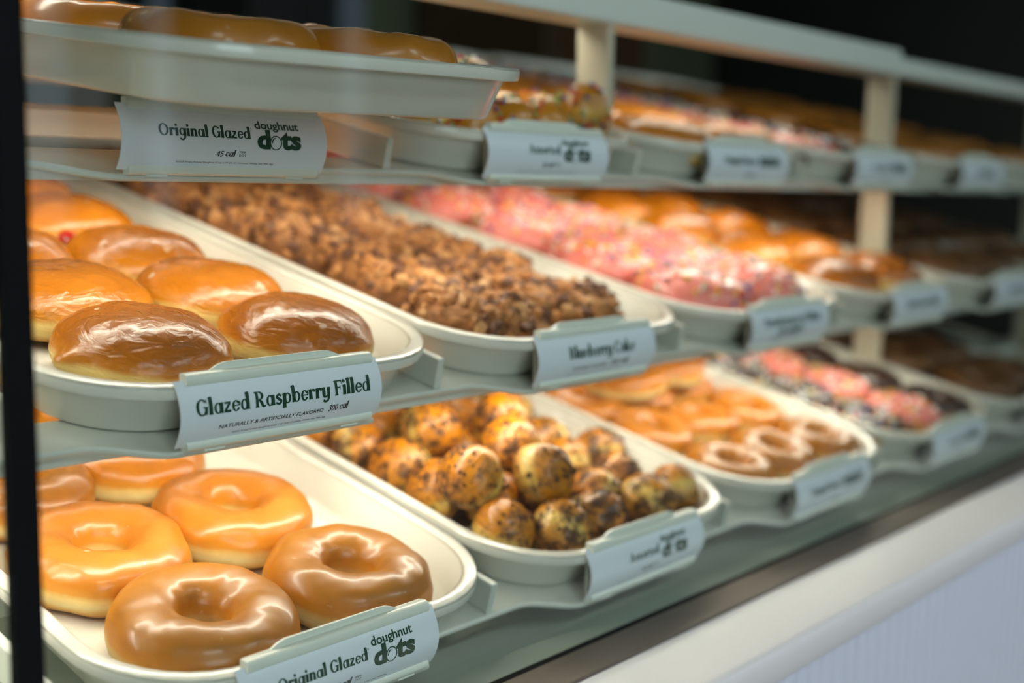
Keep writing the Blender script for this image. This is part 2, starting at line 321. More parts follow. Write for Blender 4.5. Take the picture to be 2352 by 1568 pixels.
cabinet('refrigerator', 'tall black refrigerator far behind the case on the left', 'refrigerator', 1.72, 2.12, 2.3, 2.95, 2.1, 'near_black')
cabinet('cupboard', 'tall dark brown cupboard far behind the case in the middle', 'cupboard', 2.95, 3.5, 2.3, 2.95, 2.1, 'brown_wood')
cabinet('oven', 'tall black oven standing right of the brown cupboard', 'oven', 3.62, 4.7, 2.2, 2.95, 1.40, 'near_black', 1)
cabinet('storage_rack', 'pale grey storage cabinet at the far left behind the case', 'cabinet', 1.12, 1.36, 2.4, 2.95, 2.1, 'grey', 1)
cabinet('freezer', 'wide black freezer at the far right behind the case', 'freezer', 5.0, 5.98, .9, 2.9, 2.3, 'near_black', 1)

# ------------------------------------------------------------------ the display case: deck, steel sill, white ledge, fluted front, glass
X0, X1 = -2.6, 7.6
case = empty('display_case', Matrix.Translation(W(0, 0, 0)))
tag(case, 'long glass-fronted display case on a white counter with a steel sill', 'display case')
mb = MB(); mb.box(X0, X1, -.236, 3.1, -.60, -.56); obj('deck', mb.data('deck', MAT['deck']), case)
mb = MB(); mb.box(X0, X1, -.262, -.2365, -.62, -.559); obj('gasket', mb.data('gasket', MAT['black']), case)
mb = MB(); mb.extrude([(-.262, -.66), (-.262, -.5555), (-.285, -.5545), (-.362, -.5575), (-.366, -.561), (-.366, -.66)], X0, X1)
o = obj('steel_sill', mb.data('steel_sill', MAT['steel']), case)
prof = [(-.366, -.66), (-.366, -.5640), (-.42, -.5640), (-.50, -.5642)]
for i in range(7):
    a = math.pi / 2 * i / 6; prof.append((-.56 - .026 * math.sin(a), -.5902 + .026 * math.cos(a)))
prof += [(-.586, -.636), (-.580, -.648), (-.56, -.652), (-.52, -.652), (-.52, -.66)]
mb = MB(); mb.extrude(prof, X0, X1); o = obj('ledge', mb.data('ledge', MAT['ledge']), case); autosmooth(o, 40)
# fluted front panel: half-round ribs
mb = MB(); rib = .066; nx = int((X1 - X0) / rib)
vs, fs = [], []
for i in range(nx):
    for j in range(6):
        a = math.pi * (j + .08) / 6.0
        vs += [Vector((X0 + rib * (i + j / 6), -.540 - .030 * math.sin(a) ** .4 if a > 0 else -.545, z)) for z in (-4.3, -.653)]
for i in range(len(vs) // 2 - 1): fs.append((2 * i, 2 * i + 2, 2 * i + 3, 2 * i + 1))
mb.add(vs, fs); o = obj('fluted_panel', mb.data('fluted_panel', MAT['flute'], True), case)
mb = MB(); mb.box(X0, X1, -.54, 3.1, -4.55, -.665); obj('counter_body', mb.data('counter_body', MAT['grey']), case)
for (a, b_) in ((X0, -.452), (-.408, 5.9)):
    mb = MB(); mb.box(a, b_, -.258, -.240, -.60, 2.2); obj('glass_pane', mb.data('glass_pane', MAT['glass']), case)
mb = MB(); mb.box(-.452, -.408, -.262, -.236, -.60, 2.2, bev=.003); obj('pane_joint', mb.data('pane_joint', MAT['black']), case)
mb = MB(); mb.box(5.9, 5.96, -.28, -.22, -.60, 2.2, bev=.004); obj('end_post', mb.data('end_post', MAT['grey']), case)
mb = MB(); mb.box(X0, X1, -.30, -.20, 2.2, 2.34, bev=.01); obj('top_frame', mb.data('top_frame', MAT['black']), case)

# ------------------------------------------------------------------ upright rack: flat posts joined by a top rail, warm strip under the rail
frame = empty('rack_frame', Matrix.Translation(W(0, 0, 0)))
tag(frame, 'cream painted rack frame of flat posts and a top rail holding the shelves', 'rack')
YP0, YP1 = .38, .50
POSTS = (-.23, 1.77, 3.77, 5.77)
for x in POSTS:
    mb = MB(); mb.box(x - .017, x + .017, YP0, YP1, -.56 if x > 3 else .60, 1.0, bev=.004); obj('post', mb.data('post', MAT['post']), frame)
mb = MB(); mb.box(-2.3, 3.80, YP0 - .012, YP1 + .010, .985, 1.095, bev=.014); obj('rail', mb.data('rail', MAT['rail']), frame)
mb = MB(); mb.box(3.80, 7.2, YP0 + .01, YP1 - .01, .990, 1.066, bev=.008); obj('rail', mb.data('rail', MAT['rail']), frame)
for a, b_ in ((-2.2, -.26), (-.2, 1.74), (1.84, 3.58)):
    mb = MB(); mb.box(a, b_, .5105, .560, 1.02, 1.03); h = obj('led_strip', mb.data('led_strip', MAT['led_housing']), frame)
    mb = MB(); mb.box(a + .02, b_ - .02, .515, .555, 1.014, 1.0198); obj('diffuser', mb.data('diffuser', MAT['led_soft']), h)

# ------------------------------------------------------------------ shelves
def front_v(x):
    """how far back the plate's front edge stands: forward under each sign, scalloped back between them"""
    t = x % 1.0
    if t <= .47: return 0.0
    if t < .50: return .068 * (t - .47) / .03
    if t < .82: return .068
    return .068 * .5 * (1 + math.cos(math.pi * (t - .82) / .18))
def shelf(s, label):
    root = empty('display_shelf', at(s, 0, 0, 0)); tag(root, label, 'shelf', 'tilted display shelves')
    vs, fs = [], []; xs = [-1.6 + .015 * i for i in range(int(7.6 / .015) + 1)]; n = 11
    for x in xs:
        e_ = front_v(x); h = .008 if e_ > .06 else .008 * e_ / .06; q = lambda d: h + (.008 - h) * min(1, d / .07)
        vs += [Vector((x, e_ + d, z)) for d, z in ((.007, h - .014), (.002, h - .0125), (-.001, h - .008), (-.001, h - .003), (.003, h + .0005), (.009, h + .001), (.014, h))]
        vs += [Vector((x, v, z)) for v, z in ((.10, .008), (.20, .008), (.20, -.006), (.10, -.006))]
    for i in range(len(xs) - 1):
        for j in range(n): fs.append((i * n + j, i * n + (j + 1) % n, (i + 1) * n + (j + 1) % n, (i + 1) * n + j))
    fs += [tuple(range(n))[::-1], tuple((len(xs) - 1) * n + j for j in range(n))]
    o = obj('front_plate', mesh_data('front_plate', vs, fs, MAT['shelf']), root); autosmooth(o, 30)
    if s != 'B':
        mb = MB(); mb.box(-1.6, 6.0, .080, .098, -.030, -.0065, bev=.002); obj('front_bar', mb.data('front_bar', MAT['shelf']), root)
    for v in (.66, 1.56):
        mb = MB(); mb.box(-1.6, 6.0, v, v + .085, -.055, .0080, bev=.004); bm_ = obj('cross_beam', mb.data('cross_beam', MAT['shelf']), root)
    for a, b_ in ((-1.5, -.26), (-.2, 1.74), (1.84, 3.58)) if s != 'B' else ():
        mb = MB(); mb.box(a, b_, .140, .199, -.010, -.0065); h = obj('led_strip', mb.data('led_strip', MAT['led_housing']), root)
        mb = MB(); mb.box(a + .02, b_ - .02, .145, .195, -.0125, -.0102); obj('diffuser', mb.data('diffuser', MAT['led']), h)
    for a, b_ in ((-1.5, -.26), (-.2, 1.74), (1.84, 3.58)) if s != 'B' else ():  # narrower hidden strips added behind the beam to brighten the back rows
        mb = MB(); mb.box(a, b_, .7455, .80, -.030, -.022); h = obj('led_strip', mb.data('led_strip', MAT['led_housing']), root)  # added hidden strip
        mb = MB(); mb.box(a + .02, b_ - .02, .755, .785, -.033, -.0302); obj('diffuser', mb.data('diffuser', MAT['led']), h)  # diffuser of the added strip
    for k in range(-1, 6):
        mb = MB(); mb.box(k + .722, k + .742, .074, .60, .0083, .083, bev=.004); obj('divider', mb.data('divider', MAT['shelf']), root)
    return root
shelf('T', 'top white tilted shelf holding an empty slot under the pulled-out tray')
shelf('M', 'middle white tilted shelf holding the filled and crumb-covered doughnuts')
shelf('B', 'bottom white tilted shelf just above the grey deck')

for s_ in 'TMB':
    for x in POSTS:
        for v0, v1 in ((.21, .655), (.75, 1.555)):
            mb = MB(); mb.box(x - .012, x + .012, v0, v1, -.030, -.007); a_ = obj('bracket_arm', mb.data('bracket_arm', MAT['post']), frame)
            a_.matrix_local = Matrix.Translation(W(0, 0, 0)).inverted() @ at(s_, 0, 0, 0)

# ------------------------------------------------------------------ trays
TW, TL = .97, 2.82
def rr(inset, r_out=.25, seg=9):
    x0, x1, y0, y1 = -TW / 2 + inset, TW / 2 - inset, inset, TL - inset; r = max(.03, r_out - inset)
    pts = []
    for cx, cy, a0 in ((x1 - r, y0 + r, -90), (x1 - r, y1 - r, 0), (x0 + r, y1 - r, 90), (x0 + r, y0 + r, 180)):
        for i in range(seg + 1):
            a = math.radians(a0 + 90 * i / seg); pts.append((cx + r * math.cos(a), cy + r * math.sin(a)))
    return pts
def tray_mesh():
    loops = [(.076, .0), (.067, .001), (.061, .006), (.034, .079), (.031, .084), (.006, .086), (.001, .088), (.0, .092), (.0, .108), (.0015, .1115), (.005, .113),
             (.027, .113), (.031, .112), (.036, .1075), (.060, .038), (.067, .031), (.080, .0275)]
    vs, fs = [], []; n = len(rr(0))
    for ins, z in loops: vs += [Vector((x, y, z)) for x, y in rr(ins)]
    for k in range(len(loops) - 1):
        for i in range(n): fs.append((k * n + i, k * n + (i + 1) % n, (k + 1) * n + (i + 1) % n, (k + 1) * n + i))
    fs.append(tuple(range(n))[::-1]); fs.append(tuple((len(loops) - 1) * n + i for i in range(n)))
    return mesh_data('bakery_tray', vs, fs, MAT['tray'])
TRAY = tray_mesh(); FLOOR = .0095 + .0275      # height of a tray's floor above its shelf line
o_ = obj('probe', TRAY); autosmooth(o_, 50); bpy.data.objects.remove(o_)
TC = .266                                       # tray centre within its pitch
def tray(s, k, label):
    o = obj('bakery_tray', TRAY); o.matrix_world = at(s, k + TC, .014, .0095)
    return tag(o, label, 'tray', 'cream bakery trays')

# ------------------------------------------------------------------ doughnuts
def disp(p, seed, amp, freq): return amp * noise.noise(Vector((p[0] * freq + seed * 7.3, p[1] * freq - seed * 3.1, p[2] * freq + seed * 1.7)))
def ring_pt(th, ph, Rc, a, b_, seed, amp):
    c, s_ = math.cos(ph), math.sin(ph)
    cc = math.copysign(abs(c) ** (.86 if s_ > 0 else 1.0), c); z = b_ * math.copysign(abs(s_) ** .92, s_)
    if s_ < 0: z = -b_ * math.tanh(1.25 * abs(s_)) / math.tanh(1.25) * .93
    flare = .022 * max(0, s_) * (1 if c < 0 else .2) * (a / .07)
    r = Rc + a * cc + (flare if c > 0 else 0) * 0
    wob = 1 + .035 * noise.noise(Vector((math.cos(th) * .9 + seed * 3.3, math.sin(th) * .9, seed * 1.9))) + .02 * noise.noise(Vector((math.cos(th) * 2.2, math.sin(th) * 2.2 + seed * 5, seed)))
    p = Vector((r * wob * math.cos(th), r * wob * math.sin(th), z * (1 + .06 * noise.noise(Vector((math.cos(th) + seed, math.sin(th), 4.2 + seed))))))
    nrm = Vector((c * math.cos(th), c * math.sin(th), s_))
    return p + nrm * (disp(p, seed, amp, 14) + disp(p, seed + 9, amp * .35, 45)), nrm
def ring_mesh(name, mats, seed, Rc=.1165, a=.0685, b_=.0610, amp=.006, nu=80, nv=36, ph0=None, ph1=None, lift=0.0, wavy=0.0):
    vs, fs = [], []; open_ = ph0 is not None
    for i in range(nu):
        th = 2 * math.pi * i / nu
        for j in range(nv):
            if open_:
                w = wavy * noise.noise(Vector((math.cos(th) * 2.5, math.sin(th) * 2.5, seed * 2.7))); t = j / (nv - 1)
                ph = (ph0 + w) * (1 - t) + (ph1 - w * .5) * t
                l = lift * min(1, 6 * min(t, 1 - t) + .05) - .002 * (min(t, 1 - t) < 1e-6)
            else: ph = 2 * math.pi * j / nv; l = 0
            p, nr = ring_pt(th, ph, Rc, a, b_, seed, amp); vs.append(p + nr * l)
    for i in range(nu):
        for j in range(nv - 1 if open_ else nv):
            k, q = (i + 1) % nu, (j + 1) % nv; fs.append((i * nv + j, k * nv + j, k * nv + q, i * nv + q))
    zo = .93 * b_
    return mesh_data(name, [v + Vector((0, 0, zo)) for v in vs], fs, mats)
def shell_pt(th, t, Rs, ht, hb, seed, amp, sq=.78):
    """t from -1 (bottom centre) to 1 (top centre)"""
    ph = t * math.pi / 2; c, s_ = math.cos(ph), math.sin(ph)
    r = Rs * c ** sq if c > 1e-9 else 0.0
    z = ht * s_ if s_ > 0 else hb * math.tanh(1.6 * s_) / math.tanh(1.6)
    wob = 1 + .05 * noise.noise(Vector((math.cos(th) * .8 + seed * 3.3, math.sin(th) * .8, seed * 1.9)))
    p = Vector((r * wob * math.cos(th), r * wob * math.sin(th), z)); nr = Vector((c * math.cos(th) / Rs, c * math.sin(th) / Rs, s_ / (ht if s_ > 0 else hb))).normalized()
    env = min(1, 3 * c)
    return p + nr * (disp(p, seed, amp, 9) + env * disp(p, seed + 4, amp * .3, 34)), nr
def shell_mesh(name, mats, seed, Rs=.178, ht=.083, hb=.056, amp=.009, nu=72, nv=36, t0=-1, lift=0.0, wavy=0.0, ear=0.0, zo=None, sq=.78):
    vs, fs = [], []; closed = t0 <= -1
    lo = shell_pt(0, -1, Rs, ht, hb, seed, amp, sq)[0]; hi, hn = shell_pt(0, 1, Rs, ht, hb, seed, amp, sq)
    for i in range(nu):
        th = 2 * math.pi * i / nu
        for j in range(1 if closed else 0, nv):
            w = wavy * noise.noise(Vector((math.cos(th) * 2.2, math.sin(th) * 2.2, seed * 2.7)))
            q = j / nv; t = t0 + (1 - t0) * q + w * (1 - q)
            p, nr = shell_pt(th, t, Rs, ht, hb, seed, amp, sq)
            if ear:
                e_ = ear * math.exp(-((th - math.pi) / .16) ** 2) * math.exp(-((t + .02) / .2) ** 2); p = p + Vector((-e_, 0, e_ * .35))
            vs.append(p + nr * lift * (min(1, q * 8 + .05)) - nr * (.002 if (j == 0 and not closed) else 0))
    m_ = nv - 1 if closed else nv
    for i in range(nu):
        k = (i + 1) % nu
        for j in range(m_ - 1): fs.append((i * m_ + j, k * m_ + j, k * m_ + j + 1, i * m_ + j + 1))
    vs.append(hi + hn * lift); T_ = len(vs) - 1
    for i in range(nu): fs.append((i * m_ + m_ - 1, ((i + 1) % nu) * m_ + m_ - 1, T_))
    if closed:
        vs.append(lo)
        for i in range(nu): fs.append((((i + 1) % nu) * m_, i * m_, T_ + 1))
    z = -min(v.z for v in vs) if zo is None else zo
    me = mesh_data(name, [v + Vector((0, 0, z)) for v in vs], fs, mats)
    me['zo'] = z
    return me
def capsule(mb, p, d, L, r, mi):
    d = d.normalized(); u = d.orthogonal().normalized(); w = d.cross(u); vs, fs = [], []
    for t, k in ((-.5, .45), (-.42, 1), (.42, 1), (.5, .45)):
        for i in range(6):
            a = i * math.pi / 3; vs.append(p + d * (t * L) + (u * math.cos(a) + w * math.sin(a)) * r * k)
    for j in range(3):
        for i in range(6): fs.append((j * 6 + i, j * 6 + (i + 1) % 6, (j + 1) * 6 + (i + 1) % 6, (j + 1) * 6 + i))
    fs += [tuple(range(6))[::-1], tuple(range(18, 24))]; mb.add(vs, fs, mi)
SPR = ['s_white', 's_yellow', 's_blue', 's_green', 's_orange', 's_red']
def sprinkles(name, fn, count, seed, zo, weights=(3, 3, 2, 2, 3, 2), L=.026, r=.0050):
    rnd = random.Random(seed); mb = MB()
    for _ in range(count):
        p, nr = fn(rnd); d = nr.cross(Vector((rnd.uniform(-1, 1), rnd.uniform(-1, 1), rnd.uniform(-1, 1))))
        capsule(mb, p + nr * r * .6 + Vector((0, 0, zo)), d, L, r, rnd.choices(range(6), weights)[0])
    return mb.data(name, [MAT[c] for c in SPR], True)
def lump(mb, p, r, rnd, mi=0):
    bm = bmesh.new(); bmesh.ops.create_icosphere(bm, subdivisions=1, radius=r)
    sx, sy, sz = (rnd.uniform(.7, 1.35) for _ in range(3))
    for v in bm.verts: v.co = Vector((v.co.x * sx, v.co.y * sy, v.co.z * sz)) * rnd.uniform(.75, 1.2) + p
    bm.verts.index_update(); mb.add([v.co.copy() for v in bm.verts], [tuple(v.index for v in f.verts) for f in bm.faces], mi); bm.free()

ORD = ['first', 'second', 'third', 'fourth', 'fifth', 'sixth', 'seventh', 'eighth', 'ninth', 'tenth', 'eleventh', 'twelfth', 'thirteenth', 'fourteenth', 'fifteenth', 'sixteenth', 'seventeenth', 'eighteenth', 'nineteenth', 'twentieth']
PROTO = {}
def place(kind, name, mtx, label, cat, group):
    """first of a kind moves its prototype into place, every later one is a copy with its parts"""
    root, used = PROTO[kind]
    if used: o = copy_tree(root, mtx)
    else: o = root; o.matrix_world = mtx; PROTO[kind][1] = True
    o['label'] = label; o['category'] = cat; o['group'] = group
    return o
for i in range(4): PROTO['ring%d' % i] = [obj('ring_doughnut', ring_mesh('ring_doughnut', MAT['ring' if i < 2 else 'ring_lit'], i + 1)), False]
for i in range(3): PROTO['mini%d' % i] = [obj('mini_doughnut', ring_mesh('mini_doughnut', MAT['ring' if i < 1 else 'ring_lit'], i + 21, .092, .052, .048, .006, 64, 28)), False]  # first mini takes the shaded glaze for the front row
for i in range(4): PROTO['shell%d' % i] = [obj('filled_doughnut', shell_mesh('filled_doughnut', MAT['shell' if i < 2 else 'shell_lit'], i + 3, ear=.035 if i == 0 else 0)), False]
for i in range(4):      # round doughnut holes rolled in cookie crumbs
    PROTO['dot%d' % i] = [obj('doughnut_hole', shell_mesh('doughnut_hole', MAT['dot_crumb'], i + 31, .080, .078, .074, .011, 48, 26, sq=1.0)), False]
    mb = MB(); rnd = random.Random(i)
    for _ in range(170):
        th, t = rnd.uniform(0, 6.28), rnd.uniform(-.7, 1)
        if noise.noise(Vector((math.cos(th) * 2 + i * 5, math.sin(th) * 2, t * 2))) < -.02: continue
        p, nr = shell_pt(th, t, .080, .078, .074, i + 31, .011, 1.0)
        lump(mb, p + Vector((0, 0, PROTO['dot%d' % i][0].data['zo'])), rnd.uniform(.0025, .0065), rnd)
    c = obj('cookie_crumbs', mb.data('cookie_crumbs', MAT['choc_crumb'] if 'choc_crumb' in MAT else MAT.setdefault('choc_crumb', plain('cookie_crumb', lin(70, 42, 22), .85, var=.4, scale=200)), True), PROTO['dot%d' % i][0]); c['kind'] = 'stuff'
for i in range(3):      # doughnut holes with sugar sprinkles
    r0 = obj('doughnut_hole', shell_mesh('doughnut_hole', MAT['dot_sprinkle'], i + 41, .080, .078, .074, .009, 48, 26, sq=1.0)); PROTO['sdot%d' % i] = [r0, False]
    c = obj('sprinkles', sprinkles('sprinkles', lambda rnd, i=i: shell_pt(rnd.uniform(0, 6.28), rnd.uniform(-.75, .62), .080, .078, .074, i + 41, .009, 1.0), 90, i, r0.data['zo'], (1, 2, 2, 4, 2, 4), .014, .0055), r0); c['kind'] = 'stuff'
for i in range(3):      # cake doughnuts buried under streusel
    r0 = obj('cake_doughnut', ring_mesh('cake_doughnut', MAT['crumb_cake'], i + 51, .107, .076, .054, .020, 72, 32)); PROTO['cake%d' % i] = [r0, False]
    mb = MB(); rnd = random.Random(i + 70)
    for _ in range(340):
        p, nr = ring_pt(rnd.uniform(0, 6.28), math.radians(rnd.gauss(88, 52)), .107, .076, .054, i + 51, .020)
        lump(mb, p + nr * rnd.uniform(-.002, .006) + Vector((0, 0, .93 * .054)), rnd.choice((.007, .010, .013, .016, .021)) * rnd.uniform(.8, 1.2), rnd, rnd.choices((0, 1, 2), (5, 2, 4))[0])
    c = obj('streusel', mb.data('streusel', [MAT['crumb'], MAT['crumb_pale'], MAT['crumb_dark']], False), r0); c['kind'] = 'stuff'
for i in range(3):      # filled rounds dipped in pink icing
    r0 = obj('iced_doughnut', shell_mesh('iced_doughnut', MAT['plain_dough'], i + 61, .186, .086, .054, .010)); PROTO['pink%d' % i] = [r0, False]; zo = r0.data['zo']
    obj('pink_icing', shell_mesh('pink_icing', MAT['pink'], i + 61, .186, .086, .054, .010, t0=-.12, lift=.008, wavy=.18, zo=zo), r0)
    c = obj('sprinkles', sprinkles('sprinkles', lambda rnd, i=i: (lambda q: (q[0] + q[1] * .008, q[1]))(shell_pt(rnd.uniform(0, 6.28), 1 - rnd.random() ** .6 * .85, .186, .086, .054, i + 61, .010)), 95, i + 5, zo, (4, 3, 3, 1, 3, 1)), r0); c['kind'] = 'stuff'
def iced_ring(key, name, icing, iname, seed, spr, weights, base='plain_dough'):
    r0 = obj(name, ring_mesh(name, MAT[base], seed, .092, .052, .048, .005, 60, 28)); PROTO[key] = [r0, False]
    obj(iname, ring_mesh(iname, MAT[icing], seed, .092, .052, .048, .005, 60, 16, math.radians(8), math.radians(165), .006, .25), r0)
    if spr:
        c = obj('sprinkles', sprinkles('sprinkles', lambda rnd: (lambda q: (q[0] + q[1] * .006, q[1]))(ring_pt(rnd.uniform(0, 6.28), math.radians(rnd.uniform(20, 150)), .092, .052, .048, seed, .005)), spr, seed, .93 * .048, weights, .020, .0044), r0); c['kind'] = 'stuff'
iced_ring('mini_choc', 'mini_doughnut', 'choc', 'chocolate_icing', 81, 0, None)
iced_ring('mini_choc_spr', 'mini_doughnut', 'choc', 'chocolate_icing', 82, 95, (7, 2, 3, 1, 1, 1))
iced_ring('mini_pink', 'mini_doughnut', 'pink', 'pink_icing', 83, 80, (5, 2, 2, 1, 2, 2))
iced_ring('mini_cocoa', 'mini_doughnut', 'pink', 'pink_icing', 84, 80, (5, 2, 2, 1, 2, 2), 'cocoa')

r0 = obj('ring_doughnut', ring_mesh('ring_doughnut', MAT['cocoa'], 91)); PROTO['dark_ring'] = [r0, False]  # chocolate-dark rings, the dimness of the unlit bay put into their colour
obj('chocolate_icing', ring_mesh('chocolate_icing', MAT['dim_icing'], 91, nu=60, nv=16, ph0=math.radians(8), ph1=math.radians(165), lift=.006, wavy=.25), r0)  # dim brown icing, its colour carries the unlit bay's shade
rnd = random.Random(11)
def spin(): return rnd.uniform(0, 6.283)
# --- middle shelf, first tray: filled rounds
tray('M', 0, 'cream tray of raspberry filled doughnuts, leftmost on the middle shelf')
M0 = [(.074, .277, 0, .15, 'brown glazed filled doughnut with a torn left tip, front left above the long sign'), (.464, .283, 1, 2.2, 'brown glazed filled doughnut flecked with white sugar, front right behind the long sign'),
      (.085, .605, 2, 1.1, 'filled doughnut with thick pale side, second in the left column of the left middle tray'), (.444, .585, 3, .3, 'shiny orange filled doughnut, second in the right column of the left middle tray'),
      (.085, .955, 3, 4.0, 'filled doughnut third in the left column of the left middle tray'), (.440, .910, 2, 5.3, 'broad tan filled doughnut, third in the right column of the left middle tray'),
      (.080, 1.30, 2, 2.6, 'filled doughnut fourth in the left column of the left middle tray'), (.430, 1.25, 2, 1.5, 'orange filled doughnut showing a dark jam hole, fourth in the right column'),
      (.090, 1.65, 0, .5, 'filled doughnut fifth in the left column of the left middle tray'), (.440, 1.61, 3, 3.5, 'filled doughnut fifth in the right column of the left middle tray'),
      (.450, 1.98, 1, 4.5, 'shadowed filled doughnut sixth in the right column of the left middle tray')]
jam_bm = bmesh.new(); bmesh.ops.create_icosphere(jam_bm, subdivisions=3, radius=1)
for v in jam_bm.verts: v.co = Vector((v.co.x * .022, v.co.y * .022, v.co.z * .018)) * (1 + .25 * noise.noise(v.co * 2)) * P
JAM = bpy.data.meshes.new('jam_filling'); jam_bm.to_mesh(JAM); jam_bm.free(); JAM.materials.append(MAT['jam'])
for a, v, i, sp_, lab in M0:
    o = place('shell%d' % i, 'filled_doughnut', at('M', a, v, FLOOR, sp_), lab, 'doughnut', 'raspberry filled doughnuts on the middle shelf')
    if 'jam hole' in lab or lab.startswith('shiny'):
        wdir = Vector((-.55, -1, 0)).normalized() if 'jam hole' in lab else Vector((.75, -.9, 0)).normalized()
        th = math.atan2(wdir.y, wdir.x) - sp_
        p, nr = shell_pt(th, .14, .178, .083, .056, i + 3, .009)
        j = obj('jam_filling', JAM, o); j.location = (p + Vector((0, 0, .056))) * P; j['label'] = 'spot of red raspberry jam'
# --- bottom shelf, first tray: big rings
tray('B', 0, 'cream tray of glazed ring doughnuts, nearest the camera on the bottom shelf')
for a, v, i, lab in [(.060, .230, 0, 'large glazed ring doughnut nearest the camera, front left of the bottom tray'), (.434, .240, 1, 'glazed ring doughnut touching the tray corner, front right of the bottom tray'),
                     (.030, .566, 2, 'glazed ring doughnut second in the left column beside the black joint'), (.386, .606, 3, 'brightly lit orange glazed ring doughnut, second in the right column of the bottom tray'),
                     (.015, .935, 1, 'glazed ring doughnut third in the left column, half behind the black joint'), (.340, .985, 3, 'glazed ring doughnut just below the middle shelf edge, third in the right column'),
                     (.03, 1.33, 2, 'glazed ring doughnut fourth in the left column of the bottom tray'), (.42, 1.37, 0, 'glazed ring doughnut fourth in the right column of the bottom tray')]:
    place('ring%d' % i, 'ring_doughnut', at('B', a, v, FLOOR, spin()), lab, 'doughnut', 'glazed ring doughnuts on the bottom shelf')
# --- middle shelf, second tray: streusel cake doughnuts
tray('M', 1, 'cream tray of crumb covered cake doughnuts, second on the middle shelf')
for r_i in range(6):
    for c_i, a in enumerate((1.055, 1.405) if r_i % 2 == 0 else (1.075, 1.425)):
        v = .285 + .335 * r_i + (.02 if c_i else 0)
        place('cake%d' % ((r_i + c_i) % 3), 'cake_doughnut', at('M', a, v, FLOOR + .003, spin(), Matrix.Rotation(rnd.uniform(-.08, .08), 4, 'Y')),
              'brown streusel covered cake doughnut, %s row, %s column of its tray' % (ORD[r_i], ('left', 'right')[c_i]), 'doughnut', 'crumb cake doughnuts on the middle shelf')
# --- bottom shelf, second tray: doughnut holes in cookie crumbs
tray('B', 1, 'cream tray heaped with crumb coated doughnut holes, second on the bottom shelf')
DOTS = [(.829, .196, .114), (.985, .135, .114), (1.121, .13, .114), (.825, .438, .114), (.93, .315, .13), (1.134, .298, .114), (1.25, .183, .14), (1.36, .153, .13), (1.52, .171, .13), (1.463, .30, .18), (1.126, .289, .2), (.857, .631, .13), (.97, .553, .114), (.931, .375, .23), (1.398, .449, .16), (1.138, .448, .26), (.894, .737, .18), (.842, .863, .114), (.972, .626, .16), (1.232, .746, .2), (1.275, .594, .27), (1.439, .596, .2), (1.086, .774, .19),
        (1.25, .45, .114), (1.10, .60, .114), (1.30, .62, .114), (1.00, .85, .114), (1.18, .88, .114), (1.36, .86, .13), (1.55, .80, .114), (1.60, .46, .114), (.85, 1.04, .114), (1.05, 1.05, .12), (1.24, 1.06, .16), (1.42, 1.06, .114), (1.58, 1.04, .114), (1.15, .98, .24), (1.33, .96, .25), (.92, 1.24, .114), (1.12, 1.26, .114), (1.32, 1.26, .114), (1.52, 1.24, .114)]
def pack(pts, r, x0, x1, v0, v1, it=260):
    pts = [Vector(p) for p in pts]; h0 = [p.z for p in pts]
    for _ in range(it):
        for i in range(len(pts)):
            for j in range(i):
                d = pts[i] - pts[j]; L = d.length
                if L < 2 * r and L > 1e-6:
                    q = d * ((2 * r - L) / L * .5); pts[i] += q; pts[j] -= q
        for i, p in enumerate(pts):
            p.z -= .0006
            p.z = max(FLOOR + r * .95, p.z); s_ = max(0, p.z - .11) * .2
            ax, bx, ay, by = x0 + r - s_, x1 - r + s_, v0 + r - s_, v1 - r
            p.x = min(max(p.x, ax), bx); p.y = min(max(p.y, ay), by); q_ = .10
            for cx, sg in ((ax + q_, -1), (bx - q_, 1)):          # keep clear of the rounded front corners
                if (p.x - cx) * sg > 0 and p.y < ay + q_:
                    d2 = Vector((p.x - cx, p.y - ay - q_))
                    if d2.length > q_: d2 *= q_ / d2.length; p.x, p.y = cx + d2.x, ay + q_ + d2.y
    return pts
for i, p in enumerate(pack(DOTS, .076, .852, 1.688, .078, 1.5)):
    tilt_ = Matrix.Rotation(rnd.uniform(-1.2, 1.2), 4, 'X') @ Matrix.Rotation(rnd.uniform(-1, 1), 4, 'Y')
    off = Matrix.Translation((0, 0, -.074 * P))
    m_ = at('B', p.x, p.y, p.z) @ tilt_ @ Matrix.Rotation(spin(), 4, 'Z') @ off
    lay = 'bottom layer' if p.z < .14 else ('upper layer' if p.z < .22 else 'very top')
    place('dot%d' % (i % 4), 'doughnut_hole', m_, 'crumb coated doughnut hole in the %s of the heap, one of many alike' % lay, 'doughnut hole', 'crumb doughnut holes in the %s' % lay)
# --- middle shelf, third tray: pink iced rounds with sprinkles
tray('M', 2, 'cream tray of pink iced doughnuts, third on the middle shelf')
for r_i in range(6):
    for c_i, a in enumerate((2.075, 2.455)):
        place('pink%d' % ((r_i * 2 + c_i) % 3), 'iced_doughnut', at('M', a, .285 + .378 * r_i + .02 * c_i, FLOOR, spin()),
              'pink iced doughnut with sprinkles, %s row, %s column of its tray' % (ORD[r_i], ('left', 'right')[c_i]), 'doughnut', 'pink iced doughnuts on the middle shelf')
# --- middle shelf, fourth tray: glazed filled rounds
tray('M', 3, 'cream tray of plain glazed filled doughnuts, in front of the tall post')
for r_i in range(5):
    for c_i, a in enumerate((3.05, 3.46)):
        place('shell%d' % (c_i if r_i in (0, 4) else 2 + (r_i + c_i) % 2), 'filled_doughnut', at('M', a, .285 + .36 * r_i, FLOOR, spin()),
              'plain glazed filled doughnut, %s row, %s column of the fourth middle tray' % (ORD[r_i], ('left', 'right')[c_i]), 'doughnut', 'plain glazed doughnuts on the middle shelf')
